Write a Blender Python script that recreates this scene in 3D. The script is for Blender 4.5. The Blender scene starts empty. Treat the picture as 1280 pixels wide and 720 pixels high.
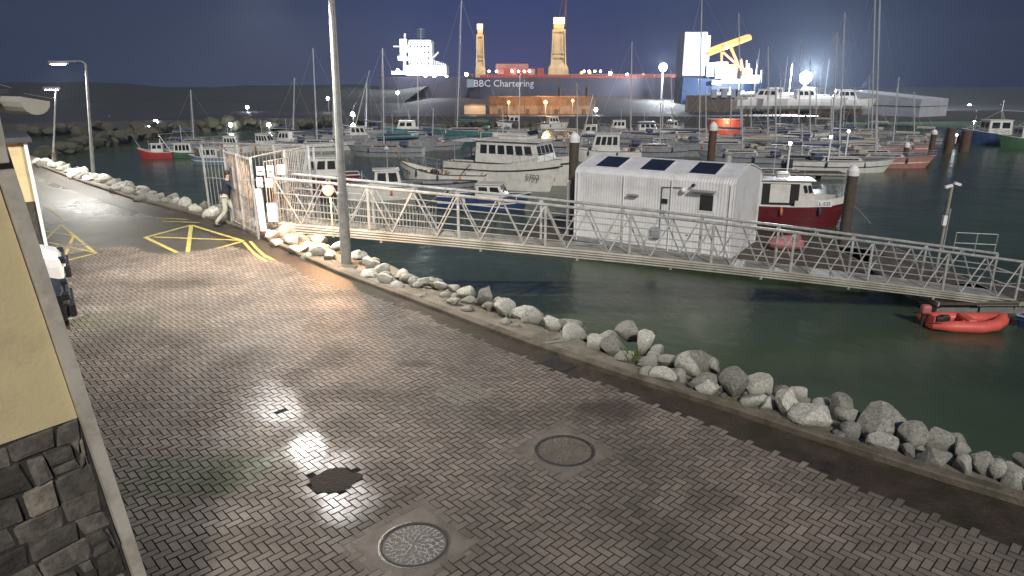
import bpy, bmesh, math, random
from mathutils import Vector, Matrix, noise
R = math.radians
random.seed(7)
C = bpy.context.scene.collection
scene = bpy.context.scene

# ------------------------------------------------------------------ camera model
F = 850.0
PITCH = math.atan(260 / 850)
CAMZ = 5.0
WZ = -3.5            # water level
LZ = -1.5            # level of the far quay
cp, sp = math.cos(PITCH), math.sin(PITCH)


def ray(px, py):
    a = (px - 640) / F
    b = (360 - py) / F
    return Vector((a, cp + b * sp, -sp + b * cp))


def G(px, py, z=0.0):
    d = ray(px, py)
    return Vector((0, 0, CAMZ)) + d * ((z - CAMZ) / d.z)


def P(px, py, Y):
    d = ray(px, py)
    return Vector((0, 0, CAMZ)) + d * (Y / d.y)


# ------------------------------------------------------------------ object helpers
def tag(o, label=None, cat=None, group=None, kind=None):
    if label: o['label'] = label
    if cat: o['category'] = cat
    if group: o['group'] = group
    if kind: o['kind'] = kind
    return o


def thing(name, label, cat, loc=(0, 0, 0), rz=0.0, group=None):
    o = bpy.data.objects.new(name, None)
    C.objects.link(o)
    o.location = loc
    o.rotation_euler = (0, 0, rz)
    o.empty_display_size = .3
    return tag(o, label, cat, group)


class MB:
    def __init__(s):
        s.v = []; s.f = []; s.m = []; s.mi = 0

    def add(s, vs, fs):
        o = len(s.v)
        s.v += [tuple(v) for v in vs]
        s.f += [tuple(i + o for i in f) for f in fs]
        s.m += [s.mi] * len(fs)
        return s

    def box(s, c, d, rz=0, ry=0, rx=0, taper=1.0):
        M = Matrix.Translation(Vector(c)) @ Matrix.Rotation(rz, 4, 'Z') @ Matrix.Rotation(ry, 4, 'Y') @ Matrix.Rotation(rx, 4, 'X')
        x, y, z = d[0] / 2, d[1] / 2, d[2] / 2
        vs = []
        for k in (-1, 1):
            t = taper if k > 0 else 1
            for a, b in ((-1, -1), (1, -1), (1, 1), (-1, 1)):
                vs.append(M @ Vector((a * x * t, b * y * t, k * z)))
        return s.add(vs, [(3, 2, 1, 0), (4, 5, 6, 7), (0, 1, 5, 4), (1, 2, 6, 5), (2, 3, 7, 6), (3, 0, 4, 7)])

    def tube(s, a, b, r, n=6, r2=None):
        a = Vector(a); b = Vector(b); r2 = r if r2 is None else r2
        d = (b - a)
        if d.length < 1e-6: return s
        d.normalize()
        u = d.orthogonal().normalized(); w = d.cross(u)
        vs = []
        for p, rr in ((a, r), (b, r2)):
            for i in range(n):
                t = 2 * math.pi * (i + .5) / n
                vs.append(p + u * math.cos(t) * rr + w * math.sin(t) * rr)
        fs = [(i, (i + 1) % n, n + (i + 1) % n, n + i) for i in range(n)]
        fs += [tuple(range(n - 1, -1, -1)), tuple(range(n, 2 * n))]
        return s.add(vs, fs)

    def path(s, pts, r, n=6):
        for a, b in zip(pts[:-1], pts[1:]): s.tube(a, b, r, n)
        return s

    def ball(s, c, r, n=8, m=6, sq=(1, 1, 1)):
        c = Vector(c)
        vs = [c + Vector((0, 0, -r * sq[2]))]
        for j in range(1, m):
            p = -math.pi / 2 + math.pi * j / m
            for i in range(n):
                t = 2 * math.pi * i / n
                vs.append(c + Vector((math.cos(t) * math.cos(p) * r * sq[0], math.sin(t) * math.cos(p) * r * sq[1], math.sin(p) * r * sq[2])))
        vs.append(c + Vector((0, 0, r * sq[2])))
        fs = [(0, 1 + (i + 1) % n, 1 + i) for i in range(n)]
        for j in range(m - 2):
            for i in range(n):
                a = 1 + j * n
                fs.append((a + i, a + (i + 1) % n, a + n + (i + 1) % n, a + n + i))
        L = len(vs) - 1; a = 1 + (m - 2) * n
        fs += [(a + i, a + (i + 1) % n, L) for i in range(n)]
        return s.add(vs, fs)

    def prism(s, poly, z0, z1):
        n = len(poly)
        ar = sum(poly[i][0] * poly[(i + 1) % n][1] - poly[(i + 1) % n][0] * poly[i][1] for i in range(n))
        if ar < 0: poly = list(reversed(poly))
        vs = [(p[0], p[1], z0) for p in poly] + [(p[0], p[1], z1) for p in poly]
        fs = [(i, (i + 1) % n, n + (i + 1) % n, n + i) for i in range(n)]
        fs += [tuple(range(n - 1, -1, -1)), tuple(range(n, 2 * n))]
        return s.add(vs, fs)

    def loft(s, rings, closed=True, caps=True):
        n = len(rings[0]); vs = [p for r in rings for p in r]; fs = []
        for j in range(len(rings) - 1):
            for i in range(n if closed else n - 1):
                k = (i + 1) % n
                fs.append((j * n + i, j * n + k, (j + 1) * n + k, (j + 1) * n + i))
        if caps:
            fs.append(tuple(range(n - 1, -1, -1))); fs.append(tuple(range((len(rings) - 1) * n, len(rings) * n)))
        return s.add(vs, fs)

    def lathe(s, prof, c=(0, 0, 0), n=12):
        c = Vector(c)
        rings = [[c + Vector((math.cos(2 * math.pi * i / n) * r, math.sin(2 * math.pi * i / n) * r, z)) for i in range(n)] for r, z in prof]
        return s.loft(rings)

    def sheet(s, pts, z=None):
        vs = [(p[0], p[1], p[2] if z is None else z) for p in pts]
        return s.add(vs, [tuple(range(len(vs)))])

    def build(s, name, mats, parent=None, smooth=False, bev=0, loc=None, rz=0, fix=True):
        me = bpy.data.meshes.new(name)
        me.from_pydata(s.v, [], s.f)
        if not isinstance(mats, (list, tuple)): mats = [mats]
        for m in mats: me.materials.append(m)
        if len(mats) > 1: me.polygons.foreach_set('material_index', s.m)
        if fix:
            bm = bmesh.new(); bm.from_mesh(me)
            bmesh.ops.recalc_face_normals(bm, faces=bm.faces)
            bm.to_mesh(me); bm.free()
        if smooth:
            me.polygons.foreach_set('use_smooth', [True] * len(me.polygons))
        me.update()
        o = bpy.data.objects.new(name, me)
        C.objects.link(o)
        if parent is not None: o.parent = parent
        if loc is not None: o.location = loc
        if rz: o.rotation_euler = (0, 0, rz)
        if bev:
            b = o.modifiers.new('bevel', 'BEVEL'); b.width = bev; b.segments = 2; b.limit_method = 'ANGLE'; b.angle_limit = R(40)
        return o


def bx(parent, name, mat, c, d, bev=0, **k):
    return MB().box(c, d, **k).build(name, mat, parent, bev=bev)


def text_part(parent, name, body, size, loc, rot, mat, depth=.01):
    cu = bpy.data.curves.new('t', 'FONT'); cu.body = body; cu.size = size; cu.extrude = depth / 2
    cu.align_x = 'CENTER'; cu.align_y = 'CENTER'; cu.resolution_u = 2
    t = bpy.data.objects.new('t', cu); C.objects.link(t)
    dg = bpy.context.evaluated_depsgraph_get(); dg.update()
    me = bpy.data.meshes.new_from_object(t.evaluated_get(dg))
    bpy.data.objects.remove(t); bpy.data.curves.remove(cu)
    me.materials.clear(); me.materials.append(mat)
    o = bpy.data.objects.new(name, me); C.objects.link(o); o.parent = parent
    o.location = loc; o.rotation_euler = rot
    return o


# ------------------------------------------------------------------ materials
def newmat(name):
    m = bpy.data.materials.new(name); m.use_nodes = True
    nt = m.node_tree; b = nt.nodes['Principled BSDF']
    return m, nt, b


def mat(name, col, rough=.6, metal=0, var=.25, scale=3.0, bump=.0, bscale=None, dirt=None, dscale=1.2, damt=.45, spec=None, coat=0):
    """painted / cast surface with broken tone, optional dirt patches and bump"""
    m, nt, b = newmat(name)
    N, Lk = nt.nodes, nt.links
    tc = N.new('ShaderNodeTexCoord')
    nz = N.new('ShaderNodeTexNoise'); nz.inputs['Scale'].default_value = scale; nz.inputs['Detail'].default_value = 6; nz.inputs['Roughness'].default_value = .65
    Lk.new(tc.outputs['Object'], nz.inputs['Vector'])
    cr = N.new('ShaderNodeValToRGB')
    cr.color_ramp.elements[0].position = .3; cr.color_ramp.elements[1].position = .7
    cr.color_ramp.elements[0].color = (*[c * (1 - var) for c in col], 1)
    cr.color_ramp.elements[1].color = (*[min(1, c * (1 + var * .6)) for c in col], 1)
    Lk.new(nz.outputs['Fac'], cr.inputs['Fac'])
    out = cr.outputs['Color']
    if dirt:
        n2 = N.new('ShaderNodeTexNoise'); n2.inputs['Scale'].default_value = dscale; n2.inputs['Detail'].default_value = 9; n2.inputs['Roughness'].default_value = .7
        Lk.new(tc.outputs['Object'], n2.inputs['Vector'])
        mr = N.new('ShaderNodeMapRange'); mr.inputs['From Min'].default_value = .48; mr.inputs['From Max'].default_value = .68; mr.inputs['To Max'].default_value = damt
        Lk.new(n2.outputs['Fac'], mr.inputs['Value'])
        mx = N.new('ShaderNodeMix'); mx.data_type = 'RGBA'
        Lk.new(mr.outputs['Result'], mx.inputs['Factor']); Lk.new(out, mx.inputs['A']); mx.inputs['B'].default_value = (*dirt, 1)
        out = mx.outputs['Result']
    Lk.new(out, b.inputs['Base Color'])
    rr = N.new('ShaderNodeMapRange'); rr.inputs['To Min'].default_value = max(.05, rough - .12); rr.inputs['To Max'].default_value = min(1, rough + .12)
    Lk.new(nz.outputs['Fac'], rr.inputs['Value']); Lk.new(rr.outputs['Result'], b.inputs['Roughness'])
    b.inputs['Metallic'].default_value = metal
    if coat: b.inputs['Coat Weight'].default_value = coat
    if spec is not None: b.inputs['Specular IOR Level'].default_value = spec
    if bump:
        bn = N.new('ShaderNodeTexNoise'); bn.inputs['Scale'].default_value = bscale or scale * 6; bn.inputs['Detail'].default_value = 8
        Lk.new(tc.outputs['Object'], bn.inputs['Vector'])
        bp = N.new('ShaderNodeBump'); bp.inputs['Strength'].default_value = bump; bp.inputs['Distance'].default_value = .03
        Lk.new(bn.outputs['Fac'], bp.inputs['Height']); Lk.new(bp.outputs['Normal'], b.inputs['Normal'])
    return m


def emit(name, col, s):
    m, nt, b = newmat(name)
    b.inputs['Base Color'].default_value = (*col, 1)
    b.inputs['Emission Color'].default_value = (*col, 1); b.inputs['Emission Strength'].default_value = s
    return m


M = {}
M['galv'] = mat('galvanised', (.50, .51, .50), .45, .35, .3, 6, dirt=(.16, .14, .11), dscale=2.5, damt=.5)
M['galv_dirty'] = mat('galvanised_dirty', (.42, .41, .36), .6, .1, .4, 3, dirt=(.10, .09, .05), dscale=1.5, damt=.75, bump=.2)
M['pole'] = mat('pole_paint', (.36, .37, .35), .5, .2, .25, 5, dirt=(.12, .11, .09), dscale=3)
M['white'] = mat('white_gelcoat', (.74, .73, .68), .32, 0, .12, 2, dirt=(.34, .30, .22), dscale=1.6, damt=.4)
M['whiteclad'] = mat('white_cladding', (.80, .81, .83), .45, 0, .08, 1.5, dirt=(.46, .43, .37), dscale=.9, damt=.5)
M['grey'] = mat('grey_paint', (.30, .31, .33), .5, 0, .25, 3, dirt=(.12, .11, .10))
M['dark'] = mat('dark_rubber', (.025, .025, .027), .55, 0, .4, 6)
M['deck'] = mat('grey_deck', (.22, .22, .21), .7, 0, .35, 4, dirt=(.08, .07, .06), dscale=2)
M['darkred'] = mat('dark_red_paint', (.13, .012, .018), .4, 0, .25, 2, dirt=(.07, .02, .02))
M['red'] = mat('red_paint', (.42, .035, .035), .4, 0, .25, 2, dirt=(.15, .04, .03))
M['blue'] = mat('blue_paint', (.025, .06, .16), .4, 0, .25, 2, dirt=(.05, .06, .10))
M['paleblue'] = mat('pale_blue_paint', (.16, .24, .34), .4, 0, .25, 2, dirt=(.08, .09, .10))
M['teal'] = mat('teal_paint', (.05, .17, .17), .45, 0, .3, 2)
M['green'] = mat('green_paint', (.05, .13, .07), .5, 0, .3, 2)
M['pink'] = mat('faded_red_hull', (.48, .22, .19), .42, 0, .2, 2, dirt=(.2, .09, .08))
M['rubber_red'] = mat('inflatable_red', (.75, .13, .10), .5, 0, .15, 3, dirt=(.35, .07, .05), damt=.35)
M['rubber_pink'] = mat('inflatable_pink', (.45, .14, .15), .55, 0, .2, 3)
M['glass'] = mat('dark_glass', (.02, .025, .028), .08, 0, .3, 1)
M['glass'].node_tree.nodes['Principled BSDF'].inputs['Specular IOR Level'].default_value = .8
M['wood'] = mat('weathered_timber', (.10, .075, .055), .8, 0, .4, 4, bump=.4, bscale=20, dirt=(.05, .045, .03))
M['rust'] = mat('rusty_steel', (.13, .075, .045), .8, 0, .5, 4, bump=.3, dirt=(.05, .03, .02))
M['sail'] = mat('sail_cover', (.05, .07, .14), .8, 0, .3, 5)
M['sailc'] = mat('cream_cover', (.42, .38, .30), .8, 0, .25, 5)
M['mast'] = mat('mast_alloy', (.62, .63, .65), .35, .3, .15, 6)
M['yellow'] = mat('crane_yellow', (.62, .46, .24), .5, 0, .25, .4, dirt=(.25, .14, .05), dscale=.3)
M['orange'] = mat('crane_orange', (.75, .26, .07), .5, 0, .25, .6, dirt=(.3, .12, .05))
M['navyhull'] = mat('dark_ship_hull', (.055, .055, .085), .5, 0, .35, .12, dirt=(.10, .05, .04), dscale=.2)
M['shipblue'] = mat('ship_blue', (.012, .035, .10), .5, 0, .3, .3)
M['shipwhite'] = mat('ship_white', (.78, .79, .80), .5, 0, .12, .5, dirt=(.4, .33, .25), dscale=.5)
M['dim'] = mat('dimmed_gelcoat', (.30, .285, .27), .45, 0, .2, 2, dirt=(.12, .10, .08), dscale=1.6, damt=.6)  # white gelcoat painted darker to imitate the dim light over the marina
M['hazegrey'] = mat('grey_blue_panel', (.24, .28, .34), .5, 0, .15, .3)
M['render'] = mat('cream_render', (.70, .59, .34), .85, 0, .08, 1.7, bump=.12, bscale=30, dirt=(.40, .33, .20), dscale=1.6, damt=.6)
M['trim'] = mat('trim_paint', (.58, .54, .47), .6, 0, .15, 3, dirt=(.25, .21, .15), dscale=4, damt=.6)
M['fascia'] = mat('fascia_paint', (.62, .60, .52), .6, 0, .2, 2, dirt=(.2, .2, .15), dscale=2)
M['slate'] = mat('slate_roof', (.07, .075, .085), .6, 0, .3, 4, bump=.3)
M['concrete'] = mat('concrete', (.24, .21, .17), .75, 0, .3, 2.5, bump=.4, bscale=30, dirt=(.075, .065, .035), dscale=1.1, damt=.85)
M['kerb'] = mat('kerb_concrete', (.17, .145, .11), .8, 0, .35, 3, bump=.4, bscale=25, dirt=(.05, .048, .022), dscale=1.6, damt=.9)
M['silt'] = mat('silted_gutter', (.062, .046, .034), .5, 0, .5, 2.3, bump=.9, bscale=18, dirt=(.04, .045, .018), dscale=.7, damt=.9)
M['asphalt'] = mat('wet_asphalt', (.095, .088, .072), .5, 0, .3, .9, bump=.8, bscale=22, dirt=(.06, .062, .035), dscale=.35, damt=.8)
M['iron'] = mat('cast_iron', (.16, .15, .14), .38, .6, .3, 8, bump=.2)
M['bedding'] = mat('bedding_sand', (.014, .012, .010), .9, 0, .4, 12, bump=.4)
M['blackhole'] = mat('gully_dark', (.012, .011, .01), .7, 0, .3, 4)
M['yline'] = mat('yellow_road_paint', (.62, .53, .14), .6, 0, .25, 4, dirt=(.22, .19, .09), dscale=5, damt=.8)
M['wline'] = mat('white_road_paint', (.62, .61, .56), .6, 0, .25, 4, dirt=(.25, .23, .2), dscale=5, damt=.7)
M['signwhite'] = mat('sign_white', (.86, .87, .88), .45, 0, .05, 2)
M['signred'] = mat('sign_red', (.6, .06, .05), .5, 0, .1, 2)
M['letter'] = mat('black_lettering', (.02, .02, .022), .5, 0, .2, 2)
M['shipletter'] = mat('ship_lettering', (.62, .60, .66), .5, 0, .1, 2)
M['skin'] = mat('skin', (.50, .32, .24), .6, 0, .1, 6)
M['navy'] = mat('navy_jacket', (.02, .025, .05), .85, 0, .3, 8)
M['trouser'] = mat('pale_trousers', (.42, .42, .36), .85, 0, .2, 8)
M['hair'] = mat('dark_hair', (.04, .03, .02), .7, 0, .3, 10)
M['carwhite'] = mat('car_white', (.80, .80, .80), .25, 0, .04, 2, coat=.6)
M['carblack'] = mat('car_dark', (.02, .021, .025), .25, 0, .2, 2, coat=.6)
M['carglass'] = mat('car_glass', (.012, .014, .016), .06, 0, .1, 1)
M['e_white'] = emit('lamp_cool', (.86, .93, 1.0), 60)
M['e_flood'] = emit('floodlight_cool', (.88, .94, 1.0), 90)
M['e_warm'] = emit('lamp_warm', (1.0, .48, .17), 1.9)
M['e_small'] = emit('lamp_small', (.9, .95, 1.0), 25)
M['e_deck'] = emit('lamp_deck', (1.0, .85, .65), 14)
M['steel_shed'] = mat('grey_sheeting', (.40, .42, .46), .5, 0, .12, .5, dirt=(.24, .24, .25), dscale=.4)
M['land'] = mat('quay_ground', (.045, .044, .045), .7, 0, .35, .08, bump=.2)
M['scrub'] = mat('scrub', (.030, .034, .028), .9, 0, .5, 2)
M['container'] = mat('container_red', (.36, .06, .04), .6, 0, .2, 1)


def mat_rock(name, col):
    m, nt, b = newmat(name); N, L = nt.nodes, nt.links
    tc = N.new('ShaderNodeTexCoord'); oi = N.new('ShaderNodeObjectInfo')
    ad = N.new('ShaderNodeVectorMath'); ad.operation = 'ADD'
    L.new(tc.outputs['Object'], ad.inputs[0]); L.new(oi.outputs['Location'], ad.inputs[1])
    nz = N.new('ShaderNodeTexNoise'); nz.inputs['Scale'].default_value = 5; nz.inputs['Detail'].default_value = 10; nz.inputs['Roughness'].default_value = .72
    L.new(ad.outputs[0], nz.inputs['Vector'])
    cr = N.new('ShaderNodeValToRGB'); e = cr.color_ramp.elements
    e[0].position = .30; e[0].color = (*[c * .18 for c in col], 1)
    e[1].position = .56; e[1].color = (*col, 1)
    e.new(.42).color = (*[c * .68 for c in col], 1)
    L.new(nz.outputs['Fac'], cr.inputs['Fac'])
    vo = N.new('ShaderNodeTexVoronoi'); vo.feature = 'DISTANCE_TO_EDGE'; vo.inputs['Scale'].default_value = 2.2
    wn = N.new('ShaderNodeVectorMath'); wn.operation = 'MULTIPLY_ADD'; wn.inputs[1].default_value = (.5, .5, .5)
    L.new(nz.outputs['Color'], wn.inputs[0]); L.new(ad.outputs[0], wn.inputs[2]); L.new(wn.outputs[0], vo.inputs['Vector'])
    mr = N.new('ShaderNodeMapRange'); mr.inputs['From Max'].default_value = .03; mr.inputs['To Min'].default_value = .22
    L.new(vo.outputs['Distance'], mr.inputs['Value'])
    mx = N.new('ShaderNodeMix'); mx.data_type = 'RGBA'; mx.blend_type = 'MULTIPLY'; mx.inputs['Factor'].default_value = 1
    L.new(cr.outputs['Color'], mx.inputs['A']); L.new(mr.outputs['Result'], mx.inputs['B'])
    br = N.new('ShaderNodeMapRange'); br.inputs['To Min'].default_value = .45; br.inputs['To Max'].default_value = 1.15
    L.new(oi.outputs['Random'], br.inputs['Value'])
    m2 = N.new('ShaderNodeMix'); m2.data_type = 'RGBA'; m2.blend_type = 'MULTIPLY'; m2.inputs['Factor'].default_value = 1
    L.new(mx.outputs['Result'], m2.inputs['A']); L.new(br.outputs['Result'], m2.inputs['B'])
    # darker, brown-green towards the foot of every stone
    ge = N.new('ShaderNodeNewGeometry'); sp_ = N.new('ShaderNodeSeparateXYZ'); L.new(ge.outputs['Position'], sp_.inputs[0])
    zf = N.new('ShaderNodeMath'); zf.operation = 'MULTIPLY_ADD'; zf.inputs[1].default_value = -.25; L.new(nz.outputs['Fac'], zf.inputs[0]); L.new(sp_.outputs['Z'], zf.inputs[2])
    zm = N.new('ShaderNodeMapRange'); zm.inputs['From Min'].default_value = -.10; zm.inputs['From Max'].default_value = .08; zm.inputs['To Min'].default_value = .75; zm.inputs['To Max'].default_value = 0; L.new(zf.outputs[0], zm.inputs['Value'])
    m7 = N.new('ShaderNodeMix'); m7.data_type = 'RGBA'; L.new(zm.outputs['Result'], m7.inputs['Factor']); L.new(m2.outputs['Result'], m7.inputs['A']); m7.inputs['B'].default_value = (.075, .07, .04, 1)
    L.new(m7.outputs['Result'], b.inputs['Base Color']); b.inputs['Roughness'].default_value = .85
    bp = N.new('ShaderNodeBump'); bp.inputs['Strength'].default_value = .9; bp.inputs['Distance'].default_value = .04
    n3 = N.new('ShaderNodeTexNoise'); n3.inputs['Scale'].default_value = 9; n3.inputs['Detail'].default_value = 10; n3.inputs['Roughness'].default_value = .7
    L.new(ad.outputs[0], n3.inputs['Vector']); L.new(n3.outputs['Fac'], bp.inputs['Height']); L.new(bp.outputs['Normal'], b.inputs['Normal'])
    return m


M['rock'] = mat_rock('riprap_limestone', (.74, .73, .64))
M['rockdark'] = mat_rock('riprap_dark', (.15, .155, .13))


def ellipse_mask(nt, blobs, tc):
    """greatest of several soft ellipses laid on the ground: (centre, half length, half width, angle, strength)"""
    N, L = nt.nodes, nt.links
    nz = N.new('ShaderNodeTexNoise'); nz.inputs['Scale'].default_value = 1.7; nz.inputs['Detail'].default_value = 5
    L.new(tc.outputs['Object'], nz.inputs['Vector'])
    res = None
    for (c, a, b_, ang, st) in blobs:
        mp = N.new('ShaderNodeMapping'); mp.vector_type = 'TEXTURE'
        mp.inputs['Location'].default_value = (c[0], c[1], 0); mp.inputs['Rotation'].default_value = (0, 0, ang); mp.inputs['Scale'].default_value = (a, b_, 1000)
        L.new(tc.outputs['Object'], mp.inputs['Vector'])
        ln = N.new('ShaderNodeVectorMath'); ln.operation = 'LENGTH'; L.new(mp.outputs['Vector'], ln.inputs[0])
        sm = N.new('ShaderNodeMath'); sm.operation = 'MULTIPLY_ADD'; sm.inputs[1].default_value = 1.4
        L.new(nz.outputs['Fac'], sm.inputs[0]); L.new(ln.outputs['Value'], sm.inputs[2])
        mr = N.new('ShaderNodeMapRange'); mr.interpolation_type = 'SMOOTHSTEP'
        mr.inputs['From Min'].default_value = 1.15; mr.inputs['From Max'].default_value = 2.0
        mr.inputs['To Min'].default_value = st; mr.inputs['To Max'].default_value = 0
        L.new(sm.outputs[0], mr.inputs['Value'])
        if res is None: res = mr.outputs['Result']
        else:
            mm = N.new('ShaderNodeMath'); mm.operation = 'MAXIMUM'; L.new(res, mm.inputs[0]); L.new(mr.outputs['Result'], mm.inputs[1]); res = mm.outputs[0]
    return res


def mat_paving():
    m, nt, b = newmat('clay_block_paving'); N, L = nt.nodes, nt.links
    tc = N.new('ShaderNodeTexCoord')
    at = N.new('ShaderNodeAttribute'); at.attribute_name = 'rnd'
    cr = N.new('ShaderNodeValToRGB'); e = cr.color_ramp.elements
    e[0].position = 0; e[0].color = (.160, .140, .117, 1)
    e[1].position = 1; e[1].color = (.270, .240, .206, 1)
    e.new(.5).color = (.213, .187, .158, 1)
    L.new(at.outputs['Fac'], cr.inputs['Fac'])
    # broad stains
    n1 = N.new('ShaderNodeTexNoise'); n1.inputs['Scale'].default_value = .45; n1.inputs['Detail'].default_value = 7; n1.inputs['Roughness'].default_value = .6
    L.new(tc.outputs['Object'], n1.inputs['Vector'])
    c2 = N.new('ShaderNodeValToRGB'); e2 = c2.color_ramp.elements
    e2[0].position = .34; e2[0].color = (.66, .66, .63, 1); e2[1].position = .60; e2[1].color = (1.25, 1.2, 1.18, 1); e2.new(.48).color = (.92, .90, .90, 1)
    L.new(n1.outputs['Fac'], c2.inputs['Fac'])
    mx = N.new('ShaderNodeMix'); mx.data_type = 'RGBA'; mx.blend_type = 'MULTIPLY'; mx.inputs['Factor'].default_value = 1
    L.new(cr.outputs['Color'], mx.inputs['A']); L.new(c2.outputs['Color'], mx.inputs['B'])
    # algae patches
    alg = ellipse_mask(nt, [(G(262, 590), 1.1, .75, R(20), .9), (G(430, 650), .35, .25, R(20), .5), (G(1000, 545), 3.2, .25, R(-38), .75), (G(130, 400), 1.5, .8, 0, .4)], tc)
    m3 = N.new('ShaderNodeMix'); m3.data_type = 'RGBA'; L.new(alg, m3.inputs['Factor']); L.new(mx.outputs['Result'], m3.inputs['A']); m3.inputs['B'].default_value = (.105, .125, .075, 1)
    dk = ellipse_mask(nt, [(G(765, 512), .65, .45, R(10), .75), (G(1130, 590), 2.6, .42, R(-38), .8), (G(515, 455), .4, .16, 0, .6), (G(225, 355), 1.6, .5, 0, .35), (G(890, 625), .4, .3, 0, .4)], tc)
    m4 = N.new('ShaderNodeMix'); m4.data_type = 'RGBA'; L.new(dk, m4.inputs['Factor']); L.new(m3.outputs['Result'], m4.inputs['A']); m4.inputs['B'].default_value = (.055, .042, .034, 1)
    # lamp glint round the hole, painted in as pale block colour
    glint = ellipse_mask(nt, [(G(428, 608), .95, .36, R(108), .8), (G(385, 560), .8, .26, R(110), .65), (G(345, 505), .85, .34, R(115), .6)], tc)
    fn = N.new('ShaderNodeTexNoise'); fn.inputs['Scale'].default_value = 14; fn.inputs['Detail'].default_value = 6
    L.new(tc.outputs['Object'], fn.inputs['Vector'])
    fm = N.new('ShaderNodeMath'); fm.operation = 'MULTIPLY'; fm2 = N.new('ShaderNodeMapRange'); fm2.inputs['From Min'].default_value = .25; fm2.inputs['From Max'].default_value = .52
    L.new(fn.outputs['Fac'], fm2.inputs['Value']); L.new(glint, fm.inputs[0]); L.new(fm2.outputs['Result'], fm.inputs[1])
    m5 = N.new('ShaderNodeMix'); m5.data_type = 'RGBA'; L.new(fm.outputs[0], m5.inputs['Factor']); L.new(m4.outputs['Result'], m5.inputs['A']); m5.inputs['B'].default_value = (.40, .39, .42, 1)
    # grain
    n4 = N.new('ShaderNodeTexNoise'); n4.inputs['Scale'].default_value = 55; n4.inputs['Detail'].default_value = 4
    L.new(tc.outputs['Object'], n4.inputs['Vector'])
    g = N.new('ShaderNodeMapRange'); g.inputs['To Min'].default_value = .72; g.inputs['To Max'].default_value = 1.28
    L.new(n4.outputs['Fac'], g.inputs['Value'])
    m6 = N.new('ShaderNodeMix'); m6.data_type = 'RGBA'; m6.blend_type = 'MULTIPLY'; m6.inputs['Factor'].default_value = 1
    L.new(m5.outputs['Result'], m6.inputs['A']); L.new(g.outputs['Result'], m6.inputs['B'])
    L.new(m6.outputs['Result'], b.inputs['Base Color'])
    wet = ellipse_mask(nt, [(G(428, 608), 1.0, .38, R(108), 1), (G(385, 560), .8, .3, R(110), 1), (G(345, 505), .95, .40, R(115), .95), (G(330, 410), 1.6, .9, R(120), .4), (G(147, 338), .45, .3, 0, 1), (G(90, 388), .7, .4, 0, 1), (G(570, 430), 2.4, .5, R(-42), .6)], tc)
    rg = N.new('ShaderNodeMapRange'); rg.inputs['To Min'].default_value = .60; rg.inputs['To Max'].default_value = .36
    L.new(wet, rg.inputs['Value'])
    n5 = N.new('ShaderNodeTexNoise'); n5.inputs['Scale'].default_value = 1.1; n5.inputs['Detail'].default_value = 8
    L.new(tc.outputs['Object'], n5.inputs['Vector'])
    r5 = N.new('ShaderNodeMapRange'); r5.inputs['From Min'].default_value = .35; r5.inputs['From Max'].default_value = .65; r5.inputs['To Min'].default_value = .8; r5.inputs['To Max'].default_value = 1.25
    L.new(n5.outputs['Fac'], r5.inputs['Value'])
    mu = N.new('ShaderNodeMath'); mu.operation = 'MULTIPLY'; L.new(rg.outputs['Result'], mu.inputs[0]); L.new(r5.outputs['Result'], mu.inputs[1])
    L.new(mu.outputs[0], b.inputs['Roughness'])
    sg = N.new('ShaderNodeMapRange'); sg.inputs['To Min'].default_value = .28; sg.inputs['To Max'].default_value = .55; L.new(wet, sg.inputs['Value']); L.new(sg.outputs['Result'], b.inputs['Specular IOR Level'])
    bp = N.new('ShaderNodeBump'); bp.inputs['Strength'].default_value = .35; bp.inputs['Distance'].default_value = .004
    L.new(n4.outputs['Fac'], bp.inputs['Height']); L.new(bp.outputs['Normal'], b.inputs['Normal'])
    return m


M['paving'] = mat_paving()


def wet_asphalt():
    m = M['asphalt']; nt = m.node_tree; N, L = nt.nodes, nt.links; b = N['Principled BSDF']
    tc = N.new('ShaderNodeTexCoord')
    wet = ellipse_mask(nt, [(G(130, 260), 3.2, 1.3, R(140), 1), (G(85, 232), 3.0, .8, R(140), 1), (G(147, 338), .45, .3, 0, 1)], tc)
    rg = N.new('ShaderNodeMapRange'); rg.inputs['To Min'].default_value = .48; rg.inputs['To Max'].default_value = .20
    L.new(wet, rg.inputs['Value']); L.new(rg.outputs['Result'], b.inputs['Roughness'])


wet_asphalt()


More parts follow.
